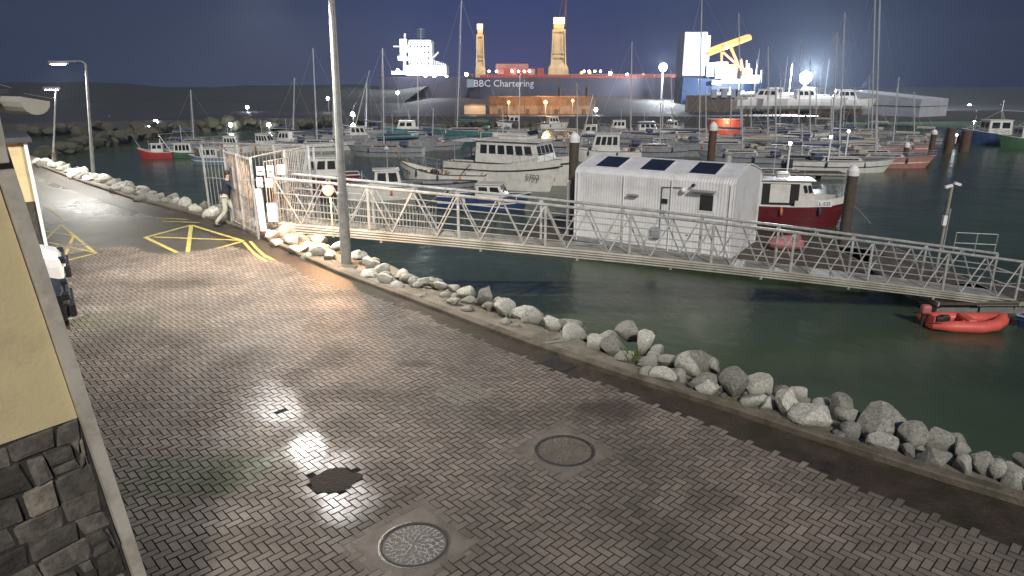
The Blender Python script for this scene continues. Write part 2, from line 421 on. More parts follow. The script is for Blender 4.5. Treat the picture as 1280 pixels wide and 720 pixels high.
def mat_water():
    m, nt, b = newmat('harbour_water'); N, L = nt.nodes, nt.links
    tc = N.new('ShaderNodeTexCoord')
    nz = N.new('ShaderNodeTexNoise'); nz.inputs['Scale'].default_value = .12; nz.inputs['Detail'].default_value = 3
    L.new(tc.outputs['Object'], nz.inputs['Vector'])
    cr = N.new('ShaderNodeValToRGB'); e = cr.color_ramp.elements
    e[0].position = .35; e[0].color = (.042, .064, .038, 1); e[1].position = .65; e[1].color = (.062, .090, .054, 1)
    L.new(nz.outputs['Fac'], cr.inputs['Fac']); L.new(cr.outputs['Color'], b.inputs['Base Color'])
    b.inputs['Roughness'].default_value = .22; b.inputs['IOR'].default_value = 1.33
    mp = N.new('ShaderNodeMapping'); mp.inputs['Scale'].default_value = (1, .6, 1); mp.inputs['Rotation'].default_value = (0, 0, R(20))
    L.new(tc.outputs['Object'], mp.inputs['Vector'])
    n2 = N.new('ShaderNodeTexNoise'); n2.inputs['Scale'].default_value = 2.2; n2.inputs['Detail'].default_value = 5; n2.inputs['Roughness'].default_value = .55
    L.new(mp.outputs['Vector'], n2.inputs['Vector'])
    n3 = N.new('ShaderNodeTexNoise'); n3.inputs['Scale'].default_value = .35; n3.inputs['Detail'].default_value = 2
    L.new(tc.outputs['Object'], n3.inputs['Vector'])
    am = N.new('ShaderNodeMath'); am.operation = 'MULTIPLY_ADD'; am.inputs[1].default_value = 2.5
    L.new(n3.outputs['Fac'], am.inputs[0]); L.new(n2.outputs['Fac'], am.inputs[2])
    bp = N.new('ShaderNodeBump'); bp.inputs['Strength'].default_value = .55; bp.inputs['Distance'].default_value = .05
    L.new(am.outputs[0], bp.inputs['Height']); L.new(bp.outputs['Normal'], b.inputs['Normal'])
    return m


M['water'] = mat_water()


def mat_masonry():
    """random rubble stone: warped voronoi cells, dark joints"""
    m, nt, b = newmat('rubble_masonry'); N, L = nt.nodes, nt.links
    at = N.new('ShaderNodeAttribute'); at.attribute_name = 'rnd'
    tc = N.new('ShaderNodeTexCoord')
    cr = N.new('ShaderNodeValToRGB'); e = cr.color_ramp.elements
    e[0].position = 0; e[0].color = (.05, .047, .044, 1); e[1].position = 1; e[1].color = (.27, .25, .22, 1); e.new(.6).color = (.17, .16, .15, 1)
    L.new(at.outputs['Fac'], cr.inputs['Fac'])
    nz = N.new('ShaderNodeTexNoise'); nz.inputs['Scale'].default_value = 7; nz.inputs['Detail'].default_value = 10; nz.inputs['Roughness'].default_value = .75
    L.new(tc.outputs['Object'], nz.inputs['Vector'])
    c2 = N.new('ShaderNodeValToRGB'); c2.color_ramp.elements[0].position = .3; c2.color_ramp.elements[0].color = (.35, .35, .35, 1)
    c2.color_ramp.elements[1].position = .72; c2.color_ramp.elements[1].color = (1.9, 1.8, 1.6, 1)
    L.new(nz.outputs['Fac'], c2.inputs['Fac'])
    mx = N.new('ShaderNodeMix'); mx.data_type = 'RGBA'; mx.blend_type = 'MULTIPLY'; mx.inputs['Factor'].default_value = 1
    L.new(cr.outputs['Color'], mx.inputs['A']); L.new(c2.outputs['Color'], mx.inputs['B']); L.new(mx.outputs['Result'], b.inputs['Base Color'])
    b.inputs['Roughness'].default_value = .7
    bp = N.new('ShaderNodeBump'); bp.inputs['Strength'].default_value = .9; bp.inputs['Distance'].default_value = .03
    L.new(nz.outputs['Fac'], bp.inputs['Height']); L.new(bp.outputs['Normal'], b.inputs['Normal'])
    return m


M['stone'] = mat_masonry()

# ================================================================== THE SETTING
def proj(p):
    x, y, z = p[0], p[1], p[2] - CAMZ
    d = y * cp - z * sp
    if d < .05: return None
    return 640 + F * x / d, 360 - F * (y * sp + z * cp) / d


KPX = [(60, 212), (110, 232), (170, 252), (230, 267), (285, 279), (327, 296), (367, 320), (420, 344), (520, 378), (596, 409), (673, 439), (752, 465), (825, 488), (900, 511), (985, 540), (1068, 567), (1172, 601), (1280, 632)]
KL = [G(x, y).to_2d() for x, y in KPX]
d0 = (KL[0] - KL[2]).normalized(); d1 = (KL[-1] - KL[-3]).normalized()
KL = [KL[0] + d0 * 14] + KL + [KL[-1] + d1 * 12]
# smooth once
KS = [KL[0]]
for i in range(1, len(KL) - 1): KS.append((KL[i - 1] + KL[i] * 2 + KL[i + 1]) / 4)
KS.append(KL[-1])
KL = KS
KN = []
for i in range(len(KL)):
    t = (KL[min(i + 1, len(KL) - 1)] - KL[max(i - 1, 0)]).normalized()
    KN.append(Vector((-t.y, t.x)))      # to the water side
if KN[5].x < 0: KN = [-n for n in KN]


def kerb_off(i, o): return KL[i] + KN[i] * o


def resample(step=.6):
    out = []
    for i in range(len(KL) - 1):
        n = max(1, int((KL[i + 1] - KL[i]).length / step))
        for k in range(n):
            t = k / n
            out.append((KL[i].lerp(KL[i + 1], t), KN[i].lerp(KN[i + 1], t).normalized()))
    out.append((KL[-1], KN[-1]))
    return out


KR = resample()


def kerb_dist(p):
    """signed distance to the kerb line: negative on the road"""
    best = 1e9; s = 1; pos = 0
    q = Vector((p[0], p[1]))
    for i in range(len(KL) - 1):
        a, b = KL[i], KL[i + 1]; ab = b - a
        t = max(0, min(1, (q - a).dot(ab) / ab.length_squared))
        c = a + ab * t; d = (q - c).length
        if d < best:
            best = d; s = 1 if (q - c).dot(KN[i]) > 0 else -1
    return best * s


# ---- water
mb = MB(); mb.sheet([(-400, -60), (500, -60), (500, 700), (-400, 700)], WZ)
tag(mb.build('water', M['water']), kind='structure')

# ---- road bed, asphalt
road_poly = [k for k in KL] + [Vector((30, -20)), Vector((-90, -20)), Vector((-90, 70))]
mb = MB(); mb.sheet([(p.x, p.y) for p in road_poly], -.021)
tag(mb.build('road_bed', M['bedding']), kind='structure')

KA = (G(1172, 601) - G(327, 296)).to_2d(); KANG = math.atan2(KA.y, KA.x)
U = Vector((math.cos(KANG), math.sin(KANG))); V = Vector((-U.y, U.x))
if V.dot(KN[8]) < 0: V = -V
O2 = G(640, 500).to_2d()
MAN = [(G(518, 680).to_2d(), (G(560, 680) - G(476, 680)).length / 2, R(47)), (G(706, 563).to_2d(), (G(741, 563) - G(671, 563)).length / 2, R(42))]
CH = G(577, 492).to_2d(); GR = G(698, 455).to_2d()
HOLE = G(418, 600).to_2d(); HOLE2 = G(350, 515).to_2d()


def edge_noise(x, y): return noise.noise(Vector((x * .9, y * .9, 3.1)))


def in_rect(p, c, a, hx, hy):
    d = p - c
    return abs(d.x * math.cos(a) + d.y * math.sin(a)) < hx and abs(-d.x * math.sin(a) + d.y * math.cos(a)) < hy


def paved(p):
    q = proj((p.x, p.y, 0))
    if q is None or q[0] < -80 or q[0] > 1400 or q[1] > 830 or q[1] < 292: return False
    if p.y > 20.5 + 1.2 * edge_noise(p.x, p.y) * 2 and p.x > -30: return False
    kd = kerb_dist(p)
    w = .42 + .20 * edge_noise(p.x * .8, p.y * .8) + max(0, min(.62, (p.x - 1.8) * .16)) + (.25 if q[1] < 360 else 0)
    if kd > -w: return False
    for c, r, a in MAN:
        if in_rect(p, c, a, r * 1.30, r * 1.30): return False
    if in_rect(p, GR, KANG, .30, .22): return False
    if in_rect(p, CH, KANG, .33, .33): return False
    d = p - HOLE
    if (d.x / .31) ** 2 + (d.y / .27) ** 2 < 1 + .5 * noise.noise(Vector((p.x * 6, p.y * 6, 0))): return False
    d = p - HOLE2
    if (d.x / .13) ** 2 + (d.y / .10) ** 2 < 1: return False
    return True


M['grime'] = mat('joint_grime', (.065, .054, .045), .8, 0, .4, 10)


def make_paving():
    vs = []; fs = []; rn = []
    w = .1; g = .0045; mi = []
    NN = 330
    for j in range(-NN, NN):
        for i in range(-NN, NN):
            c = (i - j) % 4
            if c == 0: a0, a1, b0, b1 = i * w, (i + 2) * w, j * w, (j + 1) * w
            elif c == 3: a0, a1, b0, b1 = i * w, (i + 1) * w, j * w, (j + 2) * w
            else: continue
            ca, cb = (a0 + a1) / 2, (b0 + b1) / 2
            ctr = O2 + U * ca + V * cb
            if ctr.y < 2 or ctr.y > 24 or abs(ctr.x) > ctr.y * .9 + 3: continue
            if not paved(ctr): continue
            k = len(vs)
            # each block sits a little out of level
            tx, ty = random.gauss(0, .012), random.gauss(0, .012)
            dz = random.gauss(0, .0012) +   .018 * noise.noise(Vector((ctr.x * .7, ctr.y * .5, 7)))
            dz = max(-.0035, dz); ra = random.gauss(0, .010)
            for (ins, z) in ((g, -.03), (g, -.005), (g + .0038, 0)):
                for (a, b) in ((a0 + ins, b0 + ins), (a1 - ins, b0 + ins), (a1 - ins, b1 - ins), (a0 + ins, b1 - ins)):
                    la, lb = a - ca, b - cb
                    p = ctr + U * (la - lb * ra) + V * (lb + la * ra)
                    vs.append((p.x, p.y, z + dz + la * tx + lb * ty if z > -.02 else z))
            for o in (0, 4):
                for q in range(4): fs.append((k + o + q, k + o + (q + 1) % 4, k + o + 4 + (q + 1) % 4, k + o + 4 + q)); mi.append(1)
            fs.append((k + 8, k + 9, k + 10, k + 11)); mi.append(0)
            rn += [min(1, max(0, random.gauss(.5, .20)))] * 9
    me = bpy.data.meshes.new('paving'); me.from_pydata(vs, [], fs)
    at = me.attributes.new('rnd', 'FLOAT', 'FACE'); at.data.foreach_set('value', rn)
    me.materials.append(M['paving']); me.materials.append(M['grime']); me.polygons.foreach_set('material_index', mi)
    if (V.x * U.y - V.y * U.x) > 0: me.flip_normals()
    me.update()
    o = bpy.data.objects.new('road_paving', me); C.objects.link(o)
    return tag(o, 'brown clay blocks laid in herringbone across the quay road', kind='structure')


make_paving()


def strip(name, m, o0, o1, z0, z1=None, i0=0, sub=1, jit=0):
    mb = MB(); rows = []
    for k, (p, n) in enumerate(KR):
        row = []
        for s in range(sub + 1):
            t = s / sub; o = o0 + (o1 - o0) * t
            oo = o + (jit * noise.noise(Vector((p.x, p.y, s))) if jit and s == 0 else 0)
            q = p + n * oo
            row.append((q.x, q.y, (z0 + ((z1 if z1 is not None else z0) - z0) * t)))
        rows.append(row)
    mb.loft(rows, closed=False, caps=False)
    return tag(mb.build(name, m), kind='structure')


# far asphalt where the blocks end, laid as a sheet 10 mm proud of the bed, cut round by the paved area
mb = MB()
cells = []
st = .5
x = -60.0
while x < 4:
    y = 16.0
    while y < 62:
        c = Vector((x + st / 2, y + st / 2))
        near = c.y < 24 and abs(c.x) < c.y * .9 + 3
        if kerb_dist(c) < -.28 and (not near or not all(paved(c + Vector(o)) for o in ((-.4, -.4), (.4, -.4), (.4, .4), (-.4, .4), (0, 0)))):
            if not near or c.y > 18.0 + .0: cells.append((x, y))
        y += st
    x += st
for (x, y) in cells: mb.add([(x, y, -.011), (x + st, y, -.011), (x + st, y + st, -.011), (x, y + st, -.011)], [(0, 1, 2, 3)])
tag(mb.build('road', M['asphalt'], fix=False), kind='structure')
# gutter: silted concrete channel along the kerb
strip('gutter', M['silt'], -1.5, -.001, -.014, -.004, sub=3, jit=.0)
# kerb: dropped stones with a rounded arris
mb = MB(); rows = []
L = 0
for k, (p, n) in enumerate(KR):
    h = .10 + .012 * noise.noise(Vector((p.x * 2, p.y * 2, 0)))
    prof = [(0, -.05), (0, h - .02), (.02, h), (.17, h + .004), (.19, h - .02), (.19, -.12)]
    rows.append([((p + n * o).x, (p + n * o).y, z) for o, z in prof])
mb.loft(rows, closed=False, caps=False)
tag(mb.build('kerb', M['kerb']), kind='structure')
# verge behind the kerb and the bank falling to the water
mb = MB(); rows = []
for k, (p, n) in enumerate(KR):
    row = []
    for o, z in ((.185, .06), (.5, .055), (.8, .03), (1.1, -.05), (1.5, -.22), (2.0, -.6), (3.0, -1.3), (4.0, -2.1), (5.2, -3.0), (6.4, -3.8), (7.5, -4.5)):
        q = p + n * o
        j = .0 if o < .6 else .16
        row.append((q.x, q.y, z + j * noise.noise(Vector((q.x * 1.3, q.y * 1.3, 0)))))
    rows.append(row)
mb.loft(rows, closed=False, caps=False)
tag(mb.build('bank', M['concrete'], smooth=True), kind='structure')

# ---- pothole, covers, grate
mb = MB()
ring = []
for k in range(18):
    a = 2 * math.pi * k / 18
    ring.append((HOLE.x + math.cos(a) * .34, HOLE.y + math.sin(a) * .32))
mb.sheet([(x, y) for x, y in ring], -.022)
pts_ = []
for k in range(40):
    a = 2 * math.pi * k / 40; r_ = .27 + .09 * noise.noise(Vector((math.cos(a) * 1.6, math.sin(a) * 1.6, 2.2))) + .02 * noise.noise(Vector((k * .9, 0, 0)))
    pts_.append((HOLE.x + .02 + math.cos(a) * r_ * 1.12, HOLE.y + math.sin(a) * r_))
mb.sheet(pts_, .0045)
mb.sheet([(HOLE2.x + math.cos(k) * .15, HOLE2.y + math.sin(k) * .12) for k in range(6)], -.022)
M['mudwet'] = mat('pothole_mud', (.026, .017, .010), .75, 0, .5, 12, bump=.8, bscale=20)
tag(mb.build('pothole', M['mudwet']), kind='structure')

mcol = mat('cover_surround', (.21, .185, .15), .55, 0, .3, 3, bump=.4, bscale=40, dirt=(.08, .07, .05), dscale=2, damt=.8)


M['ironpit'] = mat('iron_pitted', (.05, .046, .04), .6, .2, .4, 8, bump=.3)
M['ironglint'] = mat('iron_glint', (.62, .62, .62), .28, .25, .3, 8)  # glint on the cast scrolls, painted as a near-white base colour


def manhole(c, r, a, label, scroll_mat):
    mb = MB(); h = r * 1.34
    segs = 28
    vs = []; outer = []
    for k in range(segs):
        t = 2 * math.pi * (k + .5) / segs
        cx, cy = math.cos(t), math.sin(t)
        s = h / max(abs(cx), abs(cy))
        ca, sa = math.cos(a), math.sin(a)
        ox, oy = cx * s, cy * s
        vs.append((c.x + ca * ox - sa * oy, c.y + sa * ox + ca * oy, .001 + .004 * noise.noise(Vector((k, 1, 1)))))
    for k in range(segs):
        t = 2 * math.pi * (k + .5) / segs + a
        vs.append((c.x + math.cos(t) * (r + .035), c.y + math.sin(t) * (r + .035), .003))
    mb.add(vs, [(k, (k + 1) % segs, segs + (k + 1) % segs, segs + k) for k in range(segs)])
    tag(mb.build('cover_surround', mcol), kind='structure')
    mi_ = MB(); mi_.mi = 0; q = h + .13; ca, sa = math.cos(a), math.sin(a)
    mi_.sheet([(c.x + ca * u_ - sa * v_, c.y + sa * u_ + ca * v_) for u_, v_ in ((-q, -q), (q, -q), (q, q), (-q, q))], -.005)
    tag(mi_.build('cover_infill', mcol), kind='structure')
    t = thing('manhole_cover', label, 'manhole cover', (c.x, c.y, 0), 0, 'round covers in the paving')
    MB().lathe([(r + .035, -.04), (r + .035, .004), (r + .008, .005), (r + .006, -.04)], n=40).build('rim', M['iron'], t)
    mb = MB(); mb.lathe([(r, -.03), (r, .002), (r - .02, .003), (r - .021, -.006), (.001, -.006)], n=40)
    # cast scrolls
    rr = .05
    while rr < r - .03:
        n = max(4, int(2 * math.pi * rr / .055))
        for k in range(n):
            t0 = 2 * math.pi * k / n + rr * 9
            cx, cy = math.cos(t0) * rr, math.sin(t0) * rr
            st_ = random.choice([0, math.pi]) + t0 + random.uniform(-.5, .5)
            pts = [(cx + math.cos(st_ + q * .75) * .020, cy + math.sin(st_ + q * .75) * .020, -.002) for q in range(5)]
            mb.mi = 1; mb.path([Vector(p) for p in pts], .0075, 4); mb.mi = 0
        rr += .052
    mb.build('cover', [M['ironpit'], scroll_mat], t)


M['ironbrown'] = mat('iron_silted', (.20, .175, .14), .5, .3, .4, 8)
manhole(*MAN[0], 'round cast iron cover with bright scroll pattern at the bottom edge, nearest the camera', M['ironglint'])
manhole(*MAN[1], 'darker round cast iron cover in cracked square surround, right of the larger scrolled cover', M['ironbrown'])

M['setts'] = mat('worn_setts', (.27, .25, .20), .6, 0, .4, 9, bump=.4)
t = thing('inspection_cover', 'square recessed cover filled with narrow setts below the gutter grate', 'drain cover', (CH.x, CH.y, 0), KANG)
mb = MB()
for s in (-1, 1):
    mb.box((s * .335, 0, -.004), (.04, .71, .02)); mb.box((0, s * .335, -.004), (.63, .04, .02))
mb.build('frame', mcol, t)
mb = MB()
for i in range(9):
    for j in range(5):
        mb.box((-.29 + i * .0725, -.26 + j * .13, -.012 + random.uniform(-.003, .003)), (.046, .112, .02), taper=.95)
mb.build('setts', M['setts'], t)

t = thing('gully_grate', 'rectangular slotted iron grate in the gutter beside the kerb', 'drain grate', (GR.x, GR.y, 0), KANG)
mb = MB()
for s in (-1, 1):
    mb.box((s * .27, 0, .002), (.03, .40, .02)); mb.box((0, s * .185, .002), (.51, .03, .02))
mb.build('frame', M['iron'], t)
mb = MB()
for i in range(7): mb.box((-.21 + i * .07, 0, .001), (.028, .34, .018))
mb.build('bars', M['iron'], t)
mb = MB(); mb.box((0, 0, -.02), (.52, .36, .004)); mb.build('sump', M['blackhole'], t)

# ---- painted markings: strips laid 4 mm over the asphalt
def line_strip(mb, pts, w, z=-.006):
    for (a, b) in zip(pts[:-1], pts[1:]):
        A, B = G(*a).to_2d(), G(*b).to_2d(); d = (B - A).normalized(); n = Vector((-d.y, d.x)) * w / 2
        mb.add([(*(A - n), z), (*(B - n), z), (*(B + n), z), (*(A + n), z)], [(0, 1, 2, 3)])


def marking(name, lines, m, w, lift=0):
    mb = MB()
    for k, l in enumerate(lines): line_strip(mb, l[0] if isinstance(l[0], list) else l, l[1] if isinstance(l[0], list) else w, -.007 + .0004 * k + lift)
    o = mb.build(name, m)
    for p in o.data.polygons:
        if p.normal.z < 0: p.flip()
    return tag(o, kind='structure')


marking('yellow_box_marking', [[(183, 296), (239, 281)], [(239, 281), (304, 301)], [(304, 301), (233, 321)], [(233, 321), (181, 296)],
                               [(239, 281), (234, 320)], [(192, 296), (300, 300)]], M['yline'], .13)
marking('yellow_double_line', [([(195, 272), (257, 275)], .08), ([(203, 276), (250, 278)], .08)], M['yline'], .08)
marking('yellow_curved_line', [[(305, 303), (312, 311), (320, 319), (333, 327)], [(313, 302), (321, 311), (330, 319), (342, 325)]], M['yline'], .09, .012)
marking('bay_hatching', [[(57, 258), (83, 276)], [(83, 276), (56, 281)], [(76, 281), (120, 317)], [(76, 281), (58, 299)], [(56, 289), (92, 295)], [(92, 295), (79, 325)],
                         [(60, 303), (119, 316)], [(79, 327), (119, 317)]], M['yline'], .09, .012)
marking('white_bay_line', [[(50, 368), (84, 358)], [(60, 407), (104, 394)]], M['wline'], .10, .013)

# ---- far quay land, with a wall face
qx = [(-400, 100), (-95, 100), (-60, 118), (-20, 131), (62, 131), (66, 150), (110, 158), (500, 160)]
mb = MB()
n = len(qx)
mb.sheet([(x, y) for x, y in qx] + [(500, 690), (-400, 690)], LZ)
for a, b in zip(qx[:-1], qx[1:]): mb.add([(a[0], a[1], WZ - 1), (b[0], b[1], WZ - 1), (b[0], b[1], LZ), (a[0], a[1], LZ)], [(0, 1, 2, 3)])
tag(mb.build('far_quay_ground', M['land']), kind='structure')
# low hill on the left horizon and on the right behind the trawlers
def hill(pts, y0, y1, name):
    mb = MB(); rows = []
    for (x, h) in pts:
        row = []
        for k in range(7):
            t = k / 6; yy = y0 + (y1 - y0) * t
            row.append((x, yy, LZ - .5 + h * math.sin(math.pi * t) * (1 + .25 * noise.noise(Vector((x * .03, yy * .03, 0))))))
        rows.append(row)
    mb.loft(rows, closed=False, caps=False)
    tag(mb.build(name, M['scrub'], smooth=True), kind='structure')


hill([(-260 + 12 * k, 4.5 + 1.5 * math.sin(k * .5) * math.exp(-((k - 5) / 7) ** 2) + 3 * noise.noise(Vector((k * .6, 0, 0)))) for k in range(20)], 200, 420, 'hill')
hill([(66 + 9 * k, 3.5 * min(1, k / 3) + 1.2 * noise.noise(Vector((k * .9, 5, 0)))) for k in range(26)], 190, 300, 'hill_right')

# ---- rocks
def rock_mesh(k, sub=3):
    bm = bmesh.new(); bmesh.ops.create_icosphere(bm, subdivisions=sub, radius=1)
    rs = random.Random(k * 13 + 5)
    pl = []
    for i in range(11):
        v = Vector((rs.gauss(0, 1), rs.gauss(0, 1), rs.gauss(0, 1))).normalized(); pl.append((v, rs.uniform(.42, .80)))
    for v in bm.verts:
        p = v.co.copy()
        for nn, d in pl:
            e = p.dot(nn) - d
            if e > 0: p -= nn * e * .93
        p += p.normalized() * (.05 * noise.noise(p * 2.2 + Vector((k * 7, 0, 0))) + .02 * noise.noise(p * 6 + Vector((0, k, 0))))
        v.co = p * 1.28
    me = bpy.data.meshes.new('rock'); bm.to_mesh(me); bm.free(); me.materials.append(M['rock'])
    return me


ROCKM = [rock_mesh(k) for k in range(12)]
ROCKD = []
for k in range(4):
    me = rock_mesh(k + 20, 2); me.materials[0] = M['rockdark']; ROCKD.append(me)


LOOSE = []


def loose(loc, s, me, rs, mi=0):
    LOOSE.append((Matrix.Translation(Vector(loc)) @ Matrix.Rotation(rs.uniform(0, 6.28), 4, 'Z') @ Matrix.Rotation(rs.uniform(-.5, .5), 4, 'X') @ Matrix.Diagonal((*s, 1)), me, mi))


def rock(loc, s, me, label, group, rs=random):
    o = bpy.data.objects.new('boulder', me); C.objects.link(o)
    o.location = loc; o.scale = s; o.rotation_euler = (rs.uniform(-.5, .5), rs.uniform(-.5, .5), rs.uniform(0, 6.28))
    return tag(o, label, 'boulder', group)


ROCKL = [rock_mesh(40 + k, 2) for k in range(3)]
RK = [(75, 105, 45, 45), (40, 105, 30, 25), (105, 125, 60, 35), (160, 135, 60, 25), (200, 150, 75, 45), (210, 180, 60, 30), (282, 165, 75, 90), (338, 180, 35, 30), (365, 215, 90, 55), (400, 245, 50, 20), (462, 240, 110, 75), (440, 270, 50, 20), (565, 275, 90, 60), (630, 285, 90, 65), (640, 325, 100, 40), (690, 300, 40, 30), (735, 360, 80, 60), (790, 330, 80, 50), (815, 365, 100, 90), (870, 312, 95, 60), (935, 355, 70, 90), (990, 390, 60, 45), (850, 415, 90, 30), (970, 410, 60, 30), (950, 440, 90, 50), (1035, 430, 80, 50), (1015, 490, 100, 75), (1085, 410, 60, 35), (1130, 450, 110, 90), (1200, 440, 70, 60), (1080, 500, 60, 40), (1190, 525, 130, 90)]
RK = [(520 + x / 3.274, 320 + y / 3.274, w / 3.274, h / 3.274) for x, y, w, h in RK]
RK5 = [(30, 85, 80, 70), (75, 90, 50, 50), (55, 145, 95, 65), (145, 145, 90, 95), (105, 185, 40, 20), (215, 150, 80, 80), (200, 195, 70, 50), (240, 205, 60, 50), (285, 165, 50, 40), (330, 175, 60, 50), (300, 205, 80, 90), (375, 245, 110, 80), (400, 208, 50, 30), (455, 215, 70, 70), (490, 240, 90, 50), (490, 290, 80, 40), (580, 270, 140, 90), (590, 325, 80, 60), (455, 295, 50, 30), (640, 275, 50, 40), (680, 305, 80, 90), (665, 345, 60, 45), (735, 372, 110, 65), (760, 315, 90, 50), (820, 345, 50, 40), (828, 392, 55, 60), (885, 380, 70, 100), (935, 405, 60, 75), (975, 420, 70, 90), (1000, 370, 40, 40), (1040, 440, 70, 80), (1080, 460, 80, 90), (1125, 480, 80, 80)]
RK += [(860 + x / 2.4, 420 + y / 2.4, w / 2.4, h / 2.4) for x, y, w, h in RK5]
RK3 = [(430, 525, 110, 60), (375, 545, 80, 60), (470, 570, 90, 60), (530, 570, 60, 30), (600, 578, 80, 50), (560, 605, 80, 50), (610, 625, 100, 60), (500, 615, 90, 50), (650, 645, 80, 50), (685, 600, 60, 50), (780, 640, 80, 40), (825, 655, 40, 30), (400, 580, 60, 40), (540, 645, 60, 30)]
RK += [(240 + x / 3.79, 150 + y / 3.79, w / 3.79, h / 3.79) for x, y, w, h in RK3]
RK += [(448, 321, 20, 12), (464, 330, 22, 13), (478, 338, 22, 12), (460, 343, 24, 11), (482, 352, 24, 10), (500, 343, 18, 10), (516, 349, 16, 10), (531, 351, 20, 12), (498, 357, 20, 9), (545, 354, 16, 12)]
own = {6: 'tall upright pale boulder standing alone above the row, left of the gutter grate',
       10: 'broad pointed grey boulder lying between the upright boulder and the gutter grate',
       18: 'largest pinkish brown boulder in the row, above the small green weed',
       31: 'low dark wedge-shaped boulder touching the kerb halfway along the right bank',
       48: 'widest pale angular boulder in the row at the right side of the picture',
       35: 'rounded pale boulder with a cracked face just right of the dark wedge boulder',
       58: 'tall narrow upright boulder near the right end of the kerb',
       65: 'flat-topped pinkish boulder at the foot of the gate enclosure'}


def zone(x):
    for lim, t, g in ((432, 'pale boulder heaped between the gate enclosure and the street lamp', 'boulders by the gate'),
                      (560, 'small pale stone in the thin row just right of the street lamp base', 'stones right of the lamp base'),
                      (700, 'pale grey boulder in the row above the gutter grate', 'boulders above the grate'),
                      (860, 'warm grey boulder clustered around the green weed', 'boulders around the weed'),
                      (1010, 'angular grey boulder in the row below the long gangway', 'boulders below the gangway'),
                      (1150, 'large angular boulder in the row below the red inflatable', 'boulders below the inflatable'),
                      (9999, 'blocky shadowed boulder at the right end of the kerb', 'boulders at the right end')):
        if x < lim: return t, g


for i, (x, y, w, h) in enumerate(RK):
    yb = y + h * .36
    b = G(x, yb, 0.02)
    k = F / (b.y * cp + (CAMZ) * sp)          # pixels per metre there
    r = w / k / 2 * .98; rz_ = max(h / k / 2 * 1.12, r * .60)
    lab, grp = zone(x)
    if i in own: lab, grp = own[i], None
    rock((b.x, b.y + r * .25, rz_ * .62), (r, r * random.uniform(.8, 1.1), rz_), ROCKM[i % 12], lab, grp)
# second, lower course down the bank (seen through the gaps)
rs = random.Random(3)
for k, (p, n) in enumerate(KR):
    if p.x < -7.5 or rs.random() < .35: continue
    o = rs.uniform(1.55, 2.2); q = p + n * o; s = rs.uniform(.22, .42)
    pr = proj((q.x, q.y, -.3))
    if pr is None or not (330 < pr[0] < 1330): continue
    rock((q.x, q.y, -.30 - (o - 1.5) * .55), (s, s, s * .8), ROCKM[k % 12], 'darker rock wedged low on the bank behind the front row', 'rocks low on the bank', rs)
for (a, b, n_) in (((-95, 100), (-60, 118), 26), ((-60, 118), (-20, 131), 34), ((-20, 131), (8, 131), 18)):
    for k in range(n_):
        f = (k + rs.random()) / n_; s = rs.uniform(.6, 1.3)
        loose((a[0] + (b[0] - a[0]) * f, a[1] + (b[1] - a[1]) * f - rs.uniform(.3, 2.2), WZ + rs.uniform(.2, 1.7)), (s, s, s * .8), ROCKD[k % 4], rs, 1)
# small stones filling the gaps along the verge
for k, (p, n) in enumerate(KR):
    if p.x < -8.3: continue
    for j in range(3):
        o = rs.uniform(.42, 1.25); q = p + n * o + Vector((rs.uniform(-.3, .3), rs.uniform(-.3, .3))); s = rs.uniform(.04, .15)
        pr = proj((q.x, q.y, 0))
        if pr is None or not (330 < pr[0] < 1300): continue
        loose((q.x, q.y, .03 + s * .3 - max(0, o - .8) * .12), (s * rs.uniform(.8, 1.5), s, s * .7), ROCKL[(k + j) % 3], rs)
# far left bank: small boulders along the road edge
for k, (p, n) in enumerate(KR):
    if p.x > -8.9 or p.x < -30: continue
    for j in range(2):
        o = .45 + j * .55 + rs.uniform(-.15, .2); q = p + n * o + Vector((rs.uniform(-.3, .3), rs.uniform(-.3, .3)))
        s = rs.uniform(.17, .36)
        rock((q.x, q.y, .08 - .12 * j), (s, s, s * .8), ROCKM[(k + j) % 12], 'small grey boulder along the far bank left of the gate' if q.x > -17 else 'small boulder in the distant bank beside the bright wet road', 'boulders on the left bank' if q.x > -17 else 'boulders on the distant bank', rs)
# breakwater of dark rock beyond the left basin
bwp = [(G(58, 196, WZ), 1.1), (G(90, 190, WZ), 1.5), (G(125, 184, WZ), 1.5), (G(160, 178, WZ), 1.2), (G(196, 171, WZ), .9)]
for (a, ha), (b, hb) in zip(bwp[:-1], bwp[1:]):
    for k in range(17):
        t = k / 17; q = a.lerp(b, t) + Vector((rs.uniform(-1, 1), rs.uniform(-1.6, 1.6), 0)); s = rs.uniform(.5, .95)
        rock((q.x, q.y, WZ + rs.uniform(.1, ha)), (s, s, s * .75), ROCKD[k % 4], 'dark rock in the low breakwater across the left basin', 'breakwater rocks', rs)

mb = MB()
for Mx, me, mi_ in LOOSE:
    mb.mi = mi_; mb.add([Mx @ v.co for v in me.vertices], [tuple(p.vertices) for p in me.polygons])
tag(mb.build('loose_stones', [M['rock'], M['rockdark']], fix=False), 'loose stones between the boulders and rubble along the far shore', kind='stuff')
# small weed between the boulders
def weed(px, py, label, s=1.0):
    c = G(px, py, .03); t = thing('weed', label, 'plant', c)
    mb = MB(); rw = random.Random(px)
    for k in range(60):
        a = rw.uniform(0, 6.28); l = rw.uniform(.08, .24) * s; o = Vector((rw.gauss(0, .05), rw.gauss(0, .05), 0)) * s
        tip = o + Vector((math.cos(a) * l * .6, math.sin(a) * l * .6, l)); w = Vector((-math.sin(a), math.cos(a), 0)) * .008
        md = (o + tip) / 2 + Vector((0, 0, l * .12))
        mb.add([o - w, o + w, md + w * 1.3, tip, md - w * 1.3], [(0, 1, 2, 3, 4)])
    mb.build('blades', M['weed'], t, fix=False)


